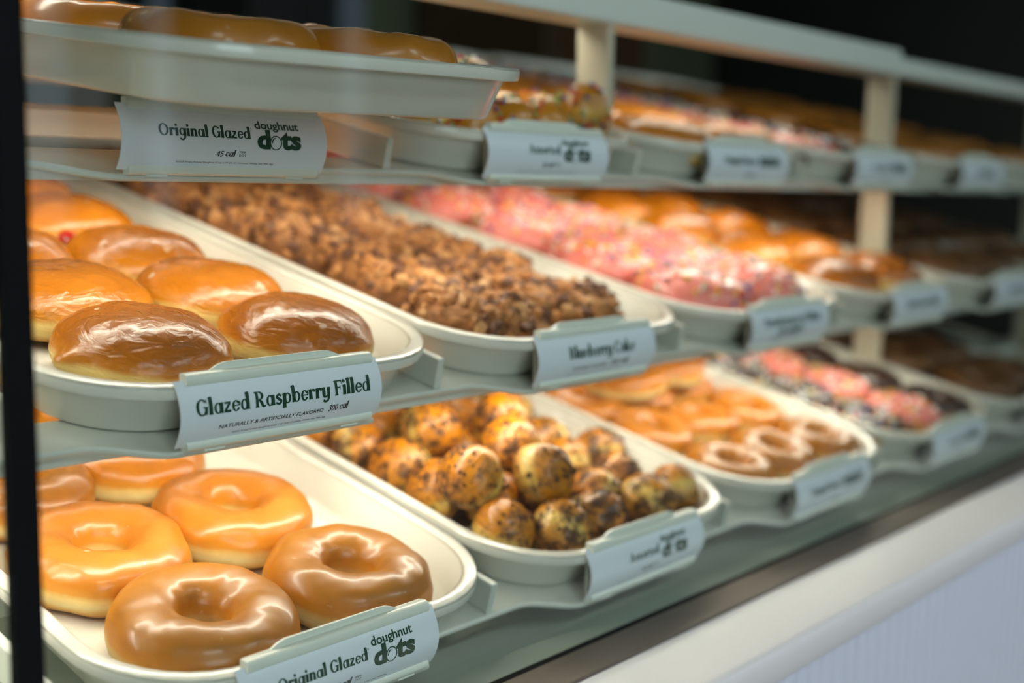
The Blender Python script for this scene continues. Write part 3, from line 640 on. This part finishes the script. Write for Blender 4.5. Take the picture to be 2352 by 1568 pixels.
# --- bottom shelf, third tray: small glazed rings, heaped
tray('B', 2, 'cream tray of small glazed rings, third on the bottom shelf')
for r_i in range(7):
    for c_i, a in enumerate((1.98, 2.27, 2.55)):
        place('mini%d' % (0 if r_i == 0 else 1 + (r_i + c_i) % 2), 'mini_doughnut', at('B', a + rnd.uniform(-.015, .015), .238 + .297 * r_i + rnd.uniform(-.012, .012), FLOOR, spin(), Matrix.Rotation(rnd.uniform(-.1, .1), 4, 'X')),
              'small glazed ring doughnut, %s row, %s column of the third bottom tray' % (ORD[r_i], ('left', 'middle', 'right')[c_i]), 'doughnut', 'small glazed rings on the bottom shelf')
def second_layer(s, k0, rows, where):
    for r_i in range(rows):
        for c_i, a in enumerate((2.13, 2.42)):
            place('mini%d' % (1 + (r_i + c_i) % 2), 'mini_doughnut', at(s, a + rnd.uniform(-.03, .03), .80 + .31 * r_i + rnd.uniform(-.03, .03), FLOOR + .090, spin(), Matrix.Rotation(rnd.uniform(-.16, .16), 4, 'X') @ Matrix.Rotation(rnd.uniform(-.16, .16), 4, 'Y')),
                  'small glazed ring lying on top of others, %s from the front on the %s' % (ORD[r_i], ('left', 'right')[c_i]), 'doughnut', 'small glazed rings on the %s shelf' % where)
second_layer('B', 2, 4, 'bottom')
# --- bottom shelf, fourth tray: assorted iced minis
tray('B', 3, 'cream tray of assorted iced mini doughnuts, fourth on the bottom shelf')
for r_i in range(6):
    for c_i, (a, kd, ad) in enumerate(((2.965, 'mini_choc_spr', 'chocolate iced mini doughnut with pale sprinkles'), (3.255, 'mini_pink', 'pink iced mini doughnut with sprinkles'), (3.55, 'mini_choc', 'plain chocolate iced mini doughnut'))):
        place(kd, 'mini_doughnut', at('B', a, .24 + .30 * r_i, FLOOR, spin()), '%s, %s row of the fourth bottom tray' % (ad, ORD[r_i]), 'doughnut', 'assorted iced minis on the bottom shelf')
# --- top shelf
tray('T', 1, 'cream tray of sprinkled doughnut holes, second slot of the top shelf')
TD = [(x, v, .113) for v in (.19, .36) for x in (.92, 1.08, 1.24, 1.40)] + [(1.66, .40, .113), (.98, .25, .22), (1.15, .24, .22)]
for i, p in enumerate(pack(TD, .076, .852, 1.688, .078, 1.3, 120) + [Vector((1.60, .215, .165))]):
    m_ = at('T', p.x, p.y, p.z) @ Matrix.Rotation(rnd.uniform(-.9, .9), 4, 'X') @ Matrix.Rotation(spin(), 4, 'Z') @ Matrix.Translation((0, 0, -.074 * P))
    lay = 'bottom layer' if p.z < .15 else 'upper layer'
    place('sdot%d' % (i % 3), 'doughnut_hole', m_, 'glazed doughnut hole with coloured sprinkles in the %s on the top shelf' % lay, 'doughnut hole', 'sprinkled doughnut holes, %s' % lay)
tray('T', 2, 'cream tray of glazed rings, third slot of the top shelf')
for r_i in range(6):
    for c_i, a in enumerate((2.05, 2.46)):
        place('ring%d' % (2 + (r_i + c_i) % 2), 'ring_doughnut', at('T', a, .228 + .375 * r_i, FLOOR, spin()),
              'lit glazed ring doughnut, %s row, %s column of the third top tray' % (ORD[r_i], ('left', 'right')[c_i]), 'doughnut', 'glazed rings on the top shelf')
tray('T', 3, 'cream tray of assorted iced minis, fourth slot of the top shelf')
for r_i in range(7):
    for c_i, (a, kd, ad) in enumerate(((2.965, 'mini_cocoa', 'pink iced dark mini doughnut with sprinkles'), (3.255, 'mini_choc_spr', 'chocolate iced mini doughnut with pale sprinkles'), (3.55, 'mini_choc', 'plain chocolate iced mini doughnut'))):
        place(kd, 'mini_doughnut', at('T', a, .24 + .297 * r_i, FLOOR, spin()), '%s, %s row of the fourth top tray' % (ad, ORD[r_i]), 'doughnut', 'assorted iced minis on the top shelf')
for s, sn in (('T', 'top'), ('M', 'middle'), ('B', 'bottom')):
    for k in (4, 5):
        if s == 'B' and k == 5: continue
        tray(s, k, 'dim cream tray on the %s shelf, %s right of the post' % (sn, ('first', 'second')[k - 4]))
        for r_i in range(5):
            for c_i, a in enumerate((k + .06, k + .45)):
                place('ring%d' % ((r_i + c_i) % 4) if s == 'T' else 'dark_ring', 'ring_doughnut', at(s, a, .262 + .385 * r_i, FLOOR, spin()),
                      ('dim glazed' if s == 'T' else 'dim dark brown') + ' doughnut, %s row, %s column, %s tray right of post, %s shelf' % (ORD[r_i], ('left', 'right')[c_i], ORD[k - 4], sn), 'doughnut', 'doughnuts in the unlit bay, %s shelf' % sn)
# --- the tray pulled forward over the top sign
TP = math.radians(7.6)
PM = Matrix.Translation(W(TC + .08, -.205, .618)) @ Matrix.Rotation(TP, 4, 'X') @ Matrix.Rotation(-.018, 4, 'Y')
o = obj('bakery_tray', TRAY); o.matrix_world = PM
tag(o, 'cream tray pulled forward over the top sign, its front side facing the glass', 'tray', 'cream bakery trays')
for a, v, i, lab in [(-.20, .29, 0, 'tan glazed doughnut peeking over the pulled-out tray, front left'), (.165, .28, 1, 'tan glazed doughnut peeking over the pulled-out tray, front right'),
                     (-.21, .67, 2, 'glazed doughnut second in the left column of the pulled-out tray'), (.17, .66, 3, 'glazed doughnut second in the right column of the pulled-out tray'),
                     (-.19, 1.06, 1, 'glazed doughnut third in the left column of the pulled-out tray'), (.20, 1.05, 0, 'glazed doughnut third in the right column of the pulled-out tray')]:
    place('ring%d' % i, 'ring_doughnut', PM @ Matrix.Translation(Vector((a, v, .0275)) * P) @ Matrix.Rotation(spin(), 4, 'Z') @ Matrix.Diagonal((1.03, 1.03, 1.10, 1)), lab, 'doughnut', 'glazed ring doughnuts on the pulled-out tray')
for k in list(PROTO):
    if not PROTO[k][1]:
        for ch in list(PROTO[k][0].children): bpy.data.objects.remove(ch)
        bpy.data.objects.remove(PROTO[k][0])

# ------------------------------------------------------------------ lettering
def spline(pts, n=7):
    if len(pts) < 3: return [Vector(p) for p in pts]
    q = [Vector(p) for p in pts]; q = [2 * q[0] - q[1]] + q + [2 * q[-1] - q[-2]]; out_ = []
    for i in range(1, len(q) - 2):
        for k in range(n):
            t = k / n; a, b_, c, d = q[i - 1:i + 3]
            out_.append(.5 * ((2 * b_) + (c - a) * t + (2 * a - 5 * b_ + 4 * c - d) * t * t + (3 * b_ - a - 3 * c + d) * t ** 3))
    return out_ + [q[-2]]
def brush(pts, w0, w1=None, mid=None, smooth=True):
    """a pen stroke as a list of quads, its width running w0 > mid > w1"""
    w1 = w0 if w1 is None else w1; p = spline(pts) if smooth else [Vector(a).lerp(Vector(b_), t / 4) for a, b_ in zip(pts, pts[1:]) for t in range(4)] + [Vector(pts[-1])]
    L, R_ = [], []
    for i, a in enumerate(p):
        d = (p[min(i + 1, len(p) - 1)] - p[max(i - 1, 0)]).normalized(); n_ = Vector((-d.y, d.x)); t = i / (len(p) - 1)
        w = (w0 * (1 - t) + w1 * t) if mid is None else ((w0 + (mid - w0) * t * 2) if t < .5 else (mid + (w1 - mid) * (t - .5) * 2))
        L.append(a + n_ * w / 2); R_.append(a - n_ * w / 2)
    return [(L[i], L[i + 1], R_[i + 1], R_[i]) for i in range(len(p) - 1)]
def oval(cx, cy, rx, ry, wx, wy, a0=0, a1=360, n=28):
    o_, i_ = [], []
    for k in range(n + 1):
        a = math.radians(a0 + (a1 - a0) * k / n); c, s_ = math.cos(a), math.sin(a)
        o_.append(Vector((cx + rx * c, cy + ry * s_))); i_.append(Vector((cx + (rx - wx) * c, cy + (ry - wy) * s_)))
    return [(o_[k], o_[k + 1], i_[k + 1], i_[k]) for k in range(n)]
def disc(cx, cy, r, n=12): return [tuple(Vector((cx + r * math.cos(2 * math.pi * k / n), cy + r * math.sin(2 * math.pi * k / n))) for k in (i, i + 1, i + 1.5, i + 2)) for i in range(0, n, 1)] + [tuple(Vector((cx + r * math.cos(2 * math.pi * k / n), cy + r * math.sin(2 * math.pi * k / n))) for k in range(n))]
TH, TN = .20, .10
def stem(x, y0, y1, flag=True, foot=True, w=TH):
    q = brush([(x, y0), (x, y1)], w, smooth=False)
    if foot: q += brush([(x - .105, y0 + .025), (x + .115, y0 + .035)], .055, .05, smooth=False)
    if flag: q += brush([(x - .12, y1 - .05), (x + .05, y1 - .01)], .05, .075, smooth=False)
    return q
def glyph(ch):
    X = .47
    if ch == 'l': return stem(.13, 0, .76), .28
    if ch == 'i': return stem(.13, 0, X) + oval(.12, .64, .085, .085, .084, .084), .28
    if ch == 'd': return oval(.24, .235, .21, .245, .125, .06) + stem(.43, 0, .76, foot=False) + brush([(.43, .04), (.56, .02)], .07, .04, smooth=False), .57
    if ch == 'b': return stem(.14, 0, .76, foot=False) + oval(.32, .235, .21, .245, .125, .06), .56
    if ch == 'p': return stem(.14, -.2, X) + oval(.32, .235, .21, .245, .125, .06), .56
    if ch == 'a': return oval(.24, .235, .21, .245, .125, .06) + stem(.42, 0, X, flag=False, foot=False) + brush([(.42, .04), (.55, .02)], .07, .04, smooth=False), .55
    if ch == 'g': return oval(.24, .26, .21, .225, .125, .06) + brush([(.43, .47), (.43, -.02), (.36, -.17), (.22, -.20), (.07, -.13)], TH, .11, .10), .55
    if ch == 'e': return oval(.25, .235, .22, .245, .13, .06, 25, 335) + brush([(.10, .25), (.42, .25)], .055, smooth=False) + brush([(.42, .24), (.44, .33), (.38, .42)], .07, .10), .49
    if ch == 'c': return oval(.25, .235, .22, .245, .13, .065, 45, 322) + oval(.38, .37, .075, .075, .074, .074), .47
    if ch == 'o': return oval(.26, .235, .235, .245, .135, .06), .53
    if ch == 'r': return stem(.14, 0, X) + brush([(.17, .30), (.25, .42), (.36, .42)], .07, .13, .10) + oval(.36, .40, .07, .07, .069, .069), .43
    if ch == 's': return brush([(.37, .37), (.24, .44), (.10, .36), (.22, .25), (.36, .15), (.24, .03), (.05, .09)], .09, .09, .13), .43
    if ch == 'z': return brush([(.04, .42), (.38, .42)], .09, smooth=False) + brush([(.34, .40), (.07, .06)], .12, smooth=False) + brush([(.04, .05), (.40, .05)], .09, .12, smooth=False), .44
    if ch == 't': return brush([(.17, .62), (.17, .13), (.24, .03), (.36, .07)], .12, .06, .13) + brush([(.03, .44), (.34, .44)], .07, smooth=False), .38
    if ch == 'u': return stem(.12, .12, X, foot=False) + brush([(.12, .14), (.17, .03), (.28, .03), (.38, .12)], TH, .06, .09) + stem(.42, 0, X, foot=False) + brush([(.42, .04), (.54, .02)], .07, .04, smooth=False), .56
    if ch == 'n': return stem(.13, 0, X) + brush([(.17, .33), (.28, .43), (.39, .36), (.40, .02)], .06, TH, .12) + brush([(.30, .03), (.52, .03)], .055, smooth=False), .54
    if ch == 'm': return glyph('n')[0] + [tuple(v + Vector((.27, 0)) for v in q) for q in glyph('n')[0][8:]], .82
    if ch == 'h': return stem(.13, 0, .76) + glyph('n')[0][8:], .54
    if ch == 'k': return stem(.13, 0, .76) + brush([(.18, .22), (.40, .43)], .07, .10, smooth=False) + brush([(.22, .27), (.40, .02)], .14, smooth=False) + brush([(.32, .03), (.52, .03)], .055, smooth=False), .52
    if ch == 'w': return brush([(.06, .46), (.19, .03)], .13, smooth=False) + brush([(.19, .03), (.32, .44)], .06, smooth=False) + brush([(.32, .44), (.45, .03)], .13, smooth=False) + brush([(.45, .03), (.58, .46)], .06, smooth=False) + brush([(0, .455), (.16, .455)], .05, smooth=False), .62
    if ch == 'y': return stem(.12, .12, X, foot=False) + brush([(.12, .14), (.17, .04), (.28, .04), (.38, .13)], TH, .06, .09) + brush([(.42, X), (.42, -.02), (.36, -.17), (.22, -.20), (.10, -.13)], TH, .11, .10), .54
    if ch == 'G': return oval(.34, .35, .31, .365, .15, .07, 40, 345) + brush([(.55, .34), (.55, .02)], .13, smooth=False) + brush([(.40, .34), (.66, .34)], .06, smooth=False) + brush([(.58, .68), (.58, .48)], .05, .02, smooth=False), .68
    if ch == 'C': return oval(.34, .35, .31, .365, .15, .07, 40, 322) + brush([(.58, .70), (.58, .48)], .06, .03, smooth=False), .62
    if ch == 'O': return oval(.37, .35, .345, .365, .16, .07), .74
    if ch == 'F': return stem(.17, 0, .7, flag=False, w=.15) + brush([(.04, .675), (.52, .675)], .06, smooth=False) + brush([(.52, .70), (.53, .52)], .06, .03, smooth=False) + brush([(.2, .37), (.40, .37)], .06, smooth=False) + brush([(.41, .47), (.41, .27)], .05, smooth=False), .57
    if ch == 'B': return stem(.17, 0, .7, flag=False, w=.15) + brush([(.04, .675), (.2, .675)], .06, smooth=False) + oval(.27, .53, .24, .17, .14, .06, -90, 90) + oval(.28, .19, .29, .19, .155, .06, -90, 90), .61
    if ch == 'R': return stem(.17, 0, .7, flag=False, w=.15) + brush([(.04, .675), (.2, .675)], .06, smooth=False) + oval(.27, .51, .28, .195, .15, .06, -90, 90) + brush([(.30, .34), (.42, .20), (.50, .04), (.66, .04)], .12, .06, .15), .67
    if ch == 'A': return brush([(.34, .70), (.56, .02)], .15, smooth=False) + brush([(.34, .70), (.12, .02)], .06, smooth=False) + brush([(.18, .24), (.48, .24)], .055, smooth=False) + brush([(.02, .03), (.24, .03)], .055, smooth=False) + brush([(.45, .03), (.70, .03)], .055, smooth=False), .70
    if ch == 'S': return brush([(.47, .55), (.32, .66), (.12, .55), (.27, .38), (.48, .20), (.30, .04), (.06, .14)], .10, .10, .17), .56
    if ch == 'I': return stem(.16, 0, .7, flag=False, w=.15) + brush([(.03, .675), (.29, .675)], .055, smooth=False), .32
    if ch == 'K': return stem(.16, 0, .7, flag=False, w=.15) + brush([(.22, .34), (.50, .66)], .08, .12, smooth=False) + brush([(.28, .40), (.52, .03)], .16, smooth=False), .64
    if ch == '0': return oval(.24, .27, .21, .29, .11, .055), .48
    if ch == '3': return brush([(.07, .50), (.22, .56), (.34, .45), (.18, .32), (.34, .16), (.20, -.01), (.04, .06)], .09, .09, .11), .42
    if ch == '4': return brush([(.32, .56), (.04, .17), (.46, .17)], .07, smooth=False) + brush([(.32, .56), (.32, -.02)], .12, smooth=False), .48
    if ch == '5': return brush([(.38, .54), (.13, .54), (.10, .33), (.28, .33), (.36, .17), (.22, -.01), (.04, .06)], .09, .09, .11), .44
    if ch == "'": return oval(.08, .62, .06, .06, .02, .02), .14
    return [], .24
def serif_quads(text, x0, x1, z0, cap, shear=0.0):
    """text between x0 and x1 with its baseline at z0"""
    qs, x = [], 0.0
    for ch in text:
        g, adv = glyph(ch); qs += [[(v.x + x + shear * v.y, v.y) for v in q] for q in g]; x += adv - .012
    xs = [v[0] for q in qs for v in q]; k = (x1 - x0) / (max(xs) - min(xs)); m0 = min(xs)
    return [[(x0 + (v[0] - m0) * k, z0 + v[1] * cap / .7) for v in q] for q in qs]
DG = None
def sans_mesh(text, x0, x1, z0, z1, bold=0.0, shear=0.0):
    """plain type: vertices and faces fitted into the box x0..x1, z0..z1"""
    cu = bpy.data.curves.new('type', 'FONT'); cu.body = text; cu.offset = bold; cu.shear = shear; cu.resolution_u = 3
    t = bpy.data.objects.new('type', cu); col.objects.link(t)
    dg = bpy.context.evaluated_depsgraph_get(); ev = t.evaluated_get(dg); me = ev.to_mesh()
    vs = [v.co.copy() for v in me.vertices]; fs = [tuple(p.vertices) for p in me.polygons]; ev.to_mesh_clear()
    bpy.data.objects.remove(t); bpy.data.curves.remove(cu)
    ax, bx = min(v.x for v in vs), max(v.x for v in vs); ay, by = min(v.y for v in vs), max(v.y for v in vs)
    return [(x0 + (v.x - ax) / (bx - ax) * (x1 - x0), z0 + (v.y - ay) / (by - ay) * (z1 - z0)) for v in vs], fs
def bow(z): return -.0055 - .0235 * max(0.0, 1 - ((z - .071) / .061) ** 2)
def lettering(name, parent, mat, quads=(), meshes=()):
    bm = bmesh.new()
    for q in quads:
        try: bm.faces.new([bm.verts.new((v[0], 0, v[1])) for v in q])
        except ValueError: pass
    for vs, fs in meshes:
        bv = [bm.verts.new((v[0], 0, v[1])) for v in vs]
        for f in fs:
            try: bm.faces.new([bv[i] for i in f])
            except ValueError: pass
    z = .016
    while z < .126:
        bmesh.ops.bisect_plane(bm, geom=bm.verts[:] + bm.edges[:] + bm.faces[:], plane_co=(0, 0, z), plane_no=(0, 0, 1)); z += .006
    for v in bm.verts: v.co = Vector((v.co.x, bow(v.co.z) - .0032, v.co.z)) * P
    bm.normal_update()
    for f in bm.faces:
        if f.normal.y > 0: f.normal_flip()
    me = bpy.data.meshes.new(name); bm.to_mesh(me); bm.free(); me.materials.append(mat)
    return obj(name, me, parent)
# the plastic clip: back plate with a rounded tab on top, rolled bars above and below that grip the card
TWD = .4515
mb = MB()
mb.extrude([(.004, .004), (.004, .146), (.0095, .146), (.0095, .004)], .004, TWD - .004)
tabp = [(.056, .140), (.066, .1475), (.080, .1545), (.098, .159), (.330, .159), (.348, .1575), (.362, .153), (.377, .1465), (.382, .140)]
n_ = len(tabp); mb.add([Vector((x, y, z)) for y in (.001, .007) for x, z in tabp], [tuple(range(n_)), tuple(range(n_, 2 * n_))[::-1]] + [(i, (i + 1) % n_, n_ + (i + 1) % n_, n_ + i)[::-1] for i in range(n_)])
def bar(z0, z1, fy):
    pr = [(.006, z0 + .001)]; c = (z0 + z1) / 2; h = (z1 - z0) / 2
    for i in range(11):
        a = math.radians(-90 + 180 * i / 10); pr.append((-.002 - (fy) * math.cos(a) ** .7 if abs(math.cos(a)) > 1e-6 else -.002, c + h * math.sin(a)))
    pr.append((.006, z1 - .001)); return pr
mb.extrude(bar(.1205, .1465, .0165), 0, TWD); mb.extrude(bar(0.0, .0215, .0155), 0, TWD)
for x in (.04, .37): mb.box(x, x + .045, -.012, .004, -.003, .001)
HOLD = mb.data('clip_holder', MAT['plastic'])
o_ = obj('probe', HOLD); autosmooth(o_, 42); bpy.data.objects.remove(o_)
zs = [.010 + .124 * i / 22 for i in range(23)]
vs = [Vector((x, bow(z) + d, z)) for x in (-.0215, .4665) for d in (0, -.0022) for z in zs]; m_ = len(zs); fs = []
for i in range(m_ - 1):
    A, B_, C_, D_ = i, m_ + i, 2 * m_ + i, 3 * m_ + i
    fs += [(A, A + 1, C_ + 1, C_), (B_, D_, D_ + 1, B_ + 1), (A, B_, B_ + 1, A + 1), (C_, C_ + 1, D_ + 1, D_)]
CARD = mesh_data('card', vs, fs, MAT['card']); o_ = obj('probe', CARD); autosmooth(o_, 40); bpy.data.objects.remove(o_)
def logo(x0, x1, z0, z1):
    """the two-line round-letter mark with a ring drawn for the o"""
    w, h = x1 - x0, z1 - z0; ms_ = [sans_mesh('doughnut', x0, x0 + w * .97, z0 + h * .62, z1, .022)]
    ms_.append(sans_mesh('d', x0 + w * .02, x0 + w * .315, z0, z0 + h * .70, .045)); ms_.append(sans_mesh('ts', x0 + w * .54, x1, z0 - h * .01, z0 + h * .66, .045))
    cx, cz, rx_, rz = x0 + w * .43, z0 + h * .24, w * .135, h * .265
    q = [[(v.x, v.y) for v in f] for f in oval(cx, cz, rx_, rz, .0026, .0022)] + [[(v.x, v.y) for v in f] for f in oval(cx, cz, rx_ * .68, rz * .70, .0028, .0024, 95, 185, 10)]
    return q, ms_
def price_tag(s, k, label, fill, dz=0.0, dx=0.0, dy=0.0, yaw=0.0, roll=0.0):
    root = empty('price_tag', Matrix.Translation(W(*(SO[s] + Vector((k + dx, dy, dz))))) @ Matrix.Rotation(yaw, 4, 'Z') @ Matrix.Rotation(roll, 4, 'Y'))
    tag(root, label, 'sign', 'clip-on price signs')
    obj('clip_holder', HOLD, root); c = obj('card', CARD, root)
    if fill: fill(c)
    return root
G, K = MAT['ink_green'], MAT['ink_black']
def dots_card(main, mx0, mx1, mz, mcap, lx0, lx1, lz0, lz1, cal=None, fine=True):
    def f(c):
        q, ms_ = logo(lx0, lx1, lz0, lz1)
        lettering('green_lettering', c, G, serif_quads(main, mx0, mx1, mz, mcap) + q, ms_)
        q2, m2 = serif_quads('45 cal', .187, .234, .0400, .0125, .22), [sans_mesh('PER', .242, .258, .0470, .0512), sans_mesh('DOT', .242, .259, .0405, .0447)]
        if fine: m2.append(sans_mesh('\u00a92025 Krispy Kreme Doughnut Corp. | VT-25-14 | Contains: Wheat, Soy, Milk, Egg', .099, .331, .0248, .0292))
        lettering('small_print', c, K, q2, m2)
    return f
def text_card(l1, a, b_, z, cap, l2=None, l2box=None, cal=None, fine=None, l1b=None):
    def f(c):
        qs = serif_quads(l1, a, b_, z, cap)
        if l1b: qs += serif_quads(l1b[0], *l1b[1:])
        lettering('green_lettering', c, G, qs)
        q2 = serif_quads(cal[0], *cal[1:], .22) if cal else []
        m2 = [sans_mesh(l2, *l2box, .01, .2)] if l2 else []
        if fine: m2.append(sans_mesh(fine[0], *fine[1:]))
        if q2 or m2: lettering('small_print', c, K, q2, m2)
    return f
FP = '\u00a92025 Krispy Kreme Doughnut Corp. | VT-25-6 | Contains: Wheat, Soy, Milk, Egg'
price_tag('M', 0, 'sign reading Glazed Raspberry Filled on the middle shelf', text_card('Glazed Raspberry Filled', .011, .434, .0690, .0300, 'NATURALLY & ARTIFICIALLY FLAVORED', (.062, .312, .0385, .0462), ('300 cal', .325, .378, .0385, .0150), (FP, .096, .322, .0243, .0287)))
price_tag('B', 0, 'sign reading Original Glazed doughnut dots, at the front of the bottom shelf', dots_card('Original Glazed\'', .056, .277, .0765, .0225, .285, .398, .0565, .1155))
price_tag('T', 0, 'sign reading Original Glazed doughnut dots, under the pulled-out top tray', dots_card('Original Glazed\'', .056, .272, .0765, .0225, .281, .396, .0570, .1140))
price_tag('M', 1, 'sign reading Blueberry Cake, in front of the crumb doughnuts', text_card('Blueberry Cake', .094, .369, .0690, .0300, 'NATURALLY FLAVORED', (.115, .255, .0385, .0462), ('300 cal', .27, .345, .0385, .0150), (FP, .096, .322, .0243, .0287)))
price_tag('B', 1, 'sign reading Assorted doughnut dots, in front of the crumb coated doughnut holes', dots_card('Assorted', .130, .258, .0740, .0225, .268, .385, .0560, .1150))
price_tag('T', 1, 'sign reading Assorted doughnut dots, in front of the sprinkled doughnut holes', dots_card('Assorted', .130, .258, .0740, .0225, .268, .385, .0560, .1150))
price_tag('M', 2, 'blurred two-line sign in front of the pink iced doughnuts', text_card('Strawberry Iced Filled', .050, .405, .0760, .0270, 'NATURALLY FLAVORED', (.10, .28, .030, .038), l1b=('with sprinkles', .130, .300, .0480, .020)))
mini = lambda a: text_card(a[0], a[1], a[2], .0690, .0250, 'PER MINI', (.20, .26, .030, .040), l1b=('minis', .275, .415, .0640, .045))
price_tag('B', 2, 'blurred sign in front of the small glazed rings on the bottom shelf', mini(('Original Glazed', .065, .255)))
price_tag('T', 2, 'blurred sign in front of the small glazed rings on the top shelf', mini(('Original Glazed', .065, .255)))
price_tag('B', 3, 'blurred sign in front of the iced minis on the bottom shelf', mini(('Assorted', .110, .255)))
price_tag('T', 3, 'blurred sign overlapping the tall post on the top shelf', mini(('Assorted', .110, .255)))
price_tag('M', 3, 'blurred sign in front of the plain glazed filled doughnuts', text_card('Glazed Creme Filled', .085, .375, .0690, .0290))
price_tag('T', 4, 'blurred sign at the right end of the top shelf', text_card('Assorted', .150, .340, .0640, .0380))
price_tag('M', 4, 'blurred sign at the right end of the middle shelf', text_card('Assorted', .120, .340, .0690, .0300))
price_tag('B', 4, 'blurred sign at the right end of the bottom shelf', text_card('Assorted', .120, .340, .0690, .0300))
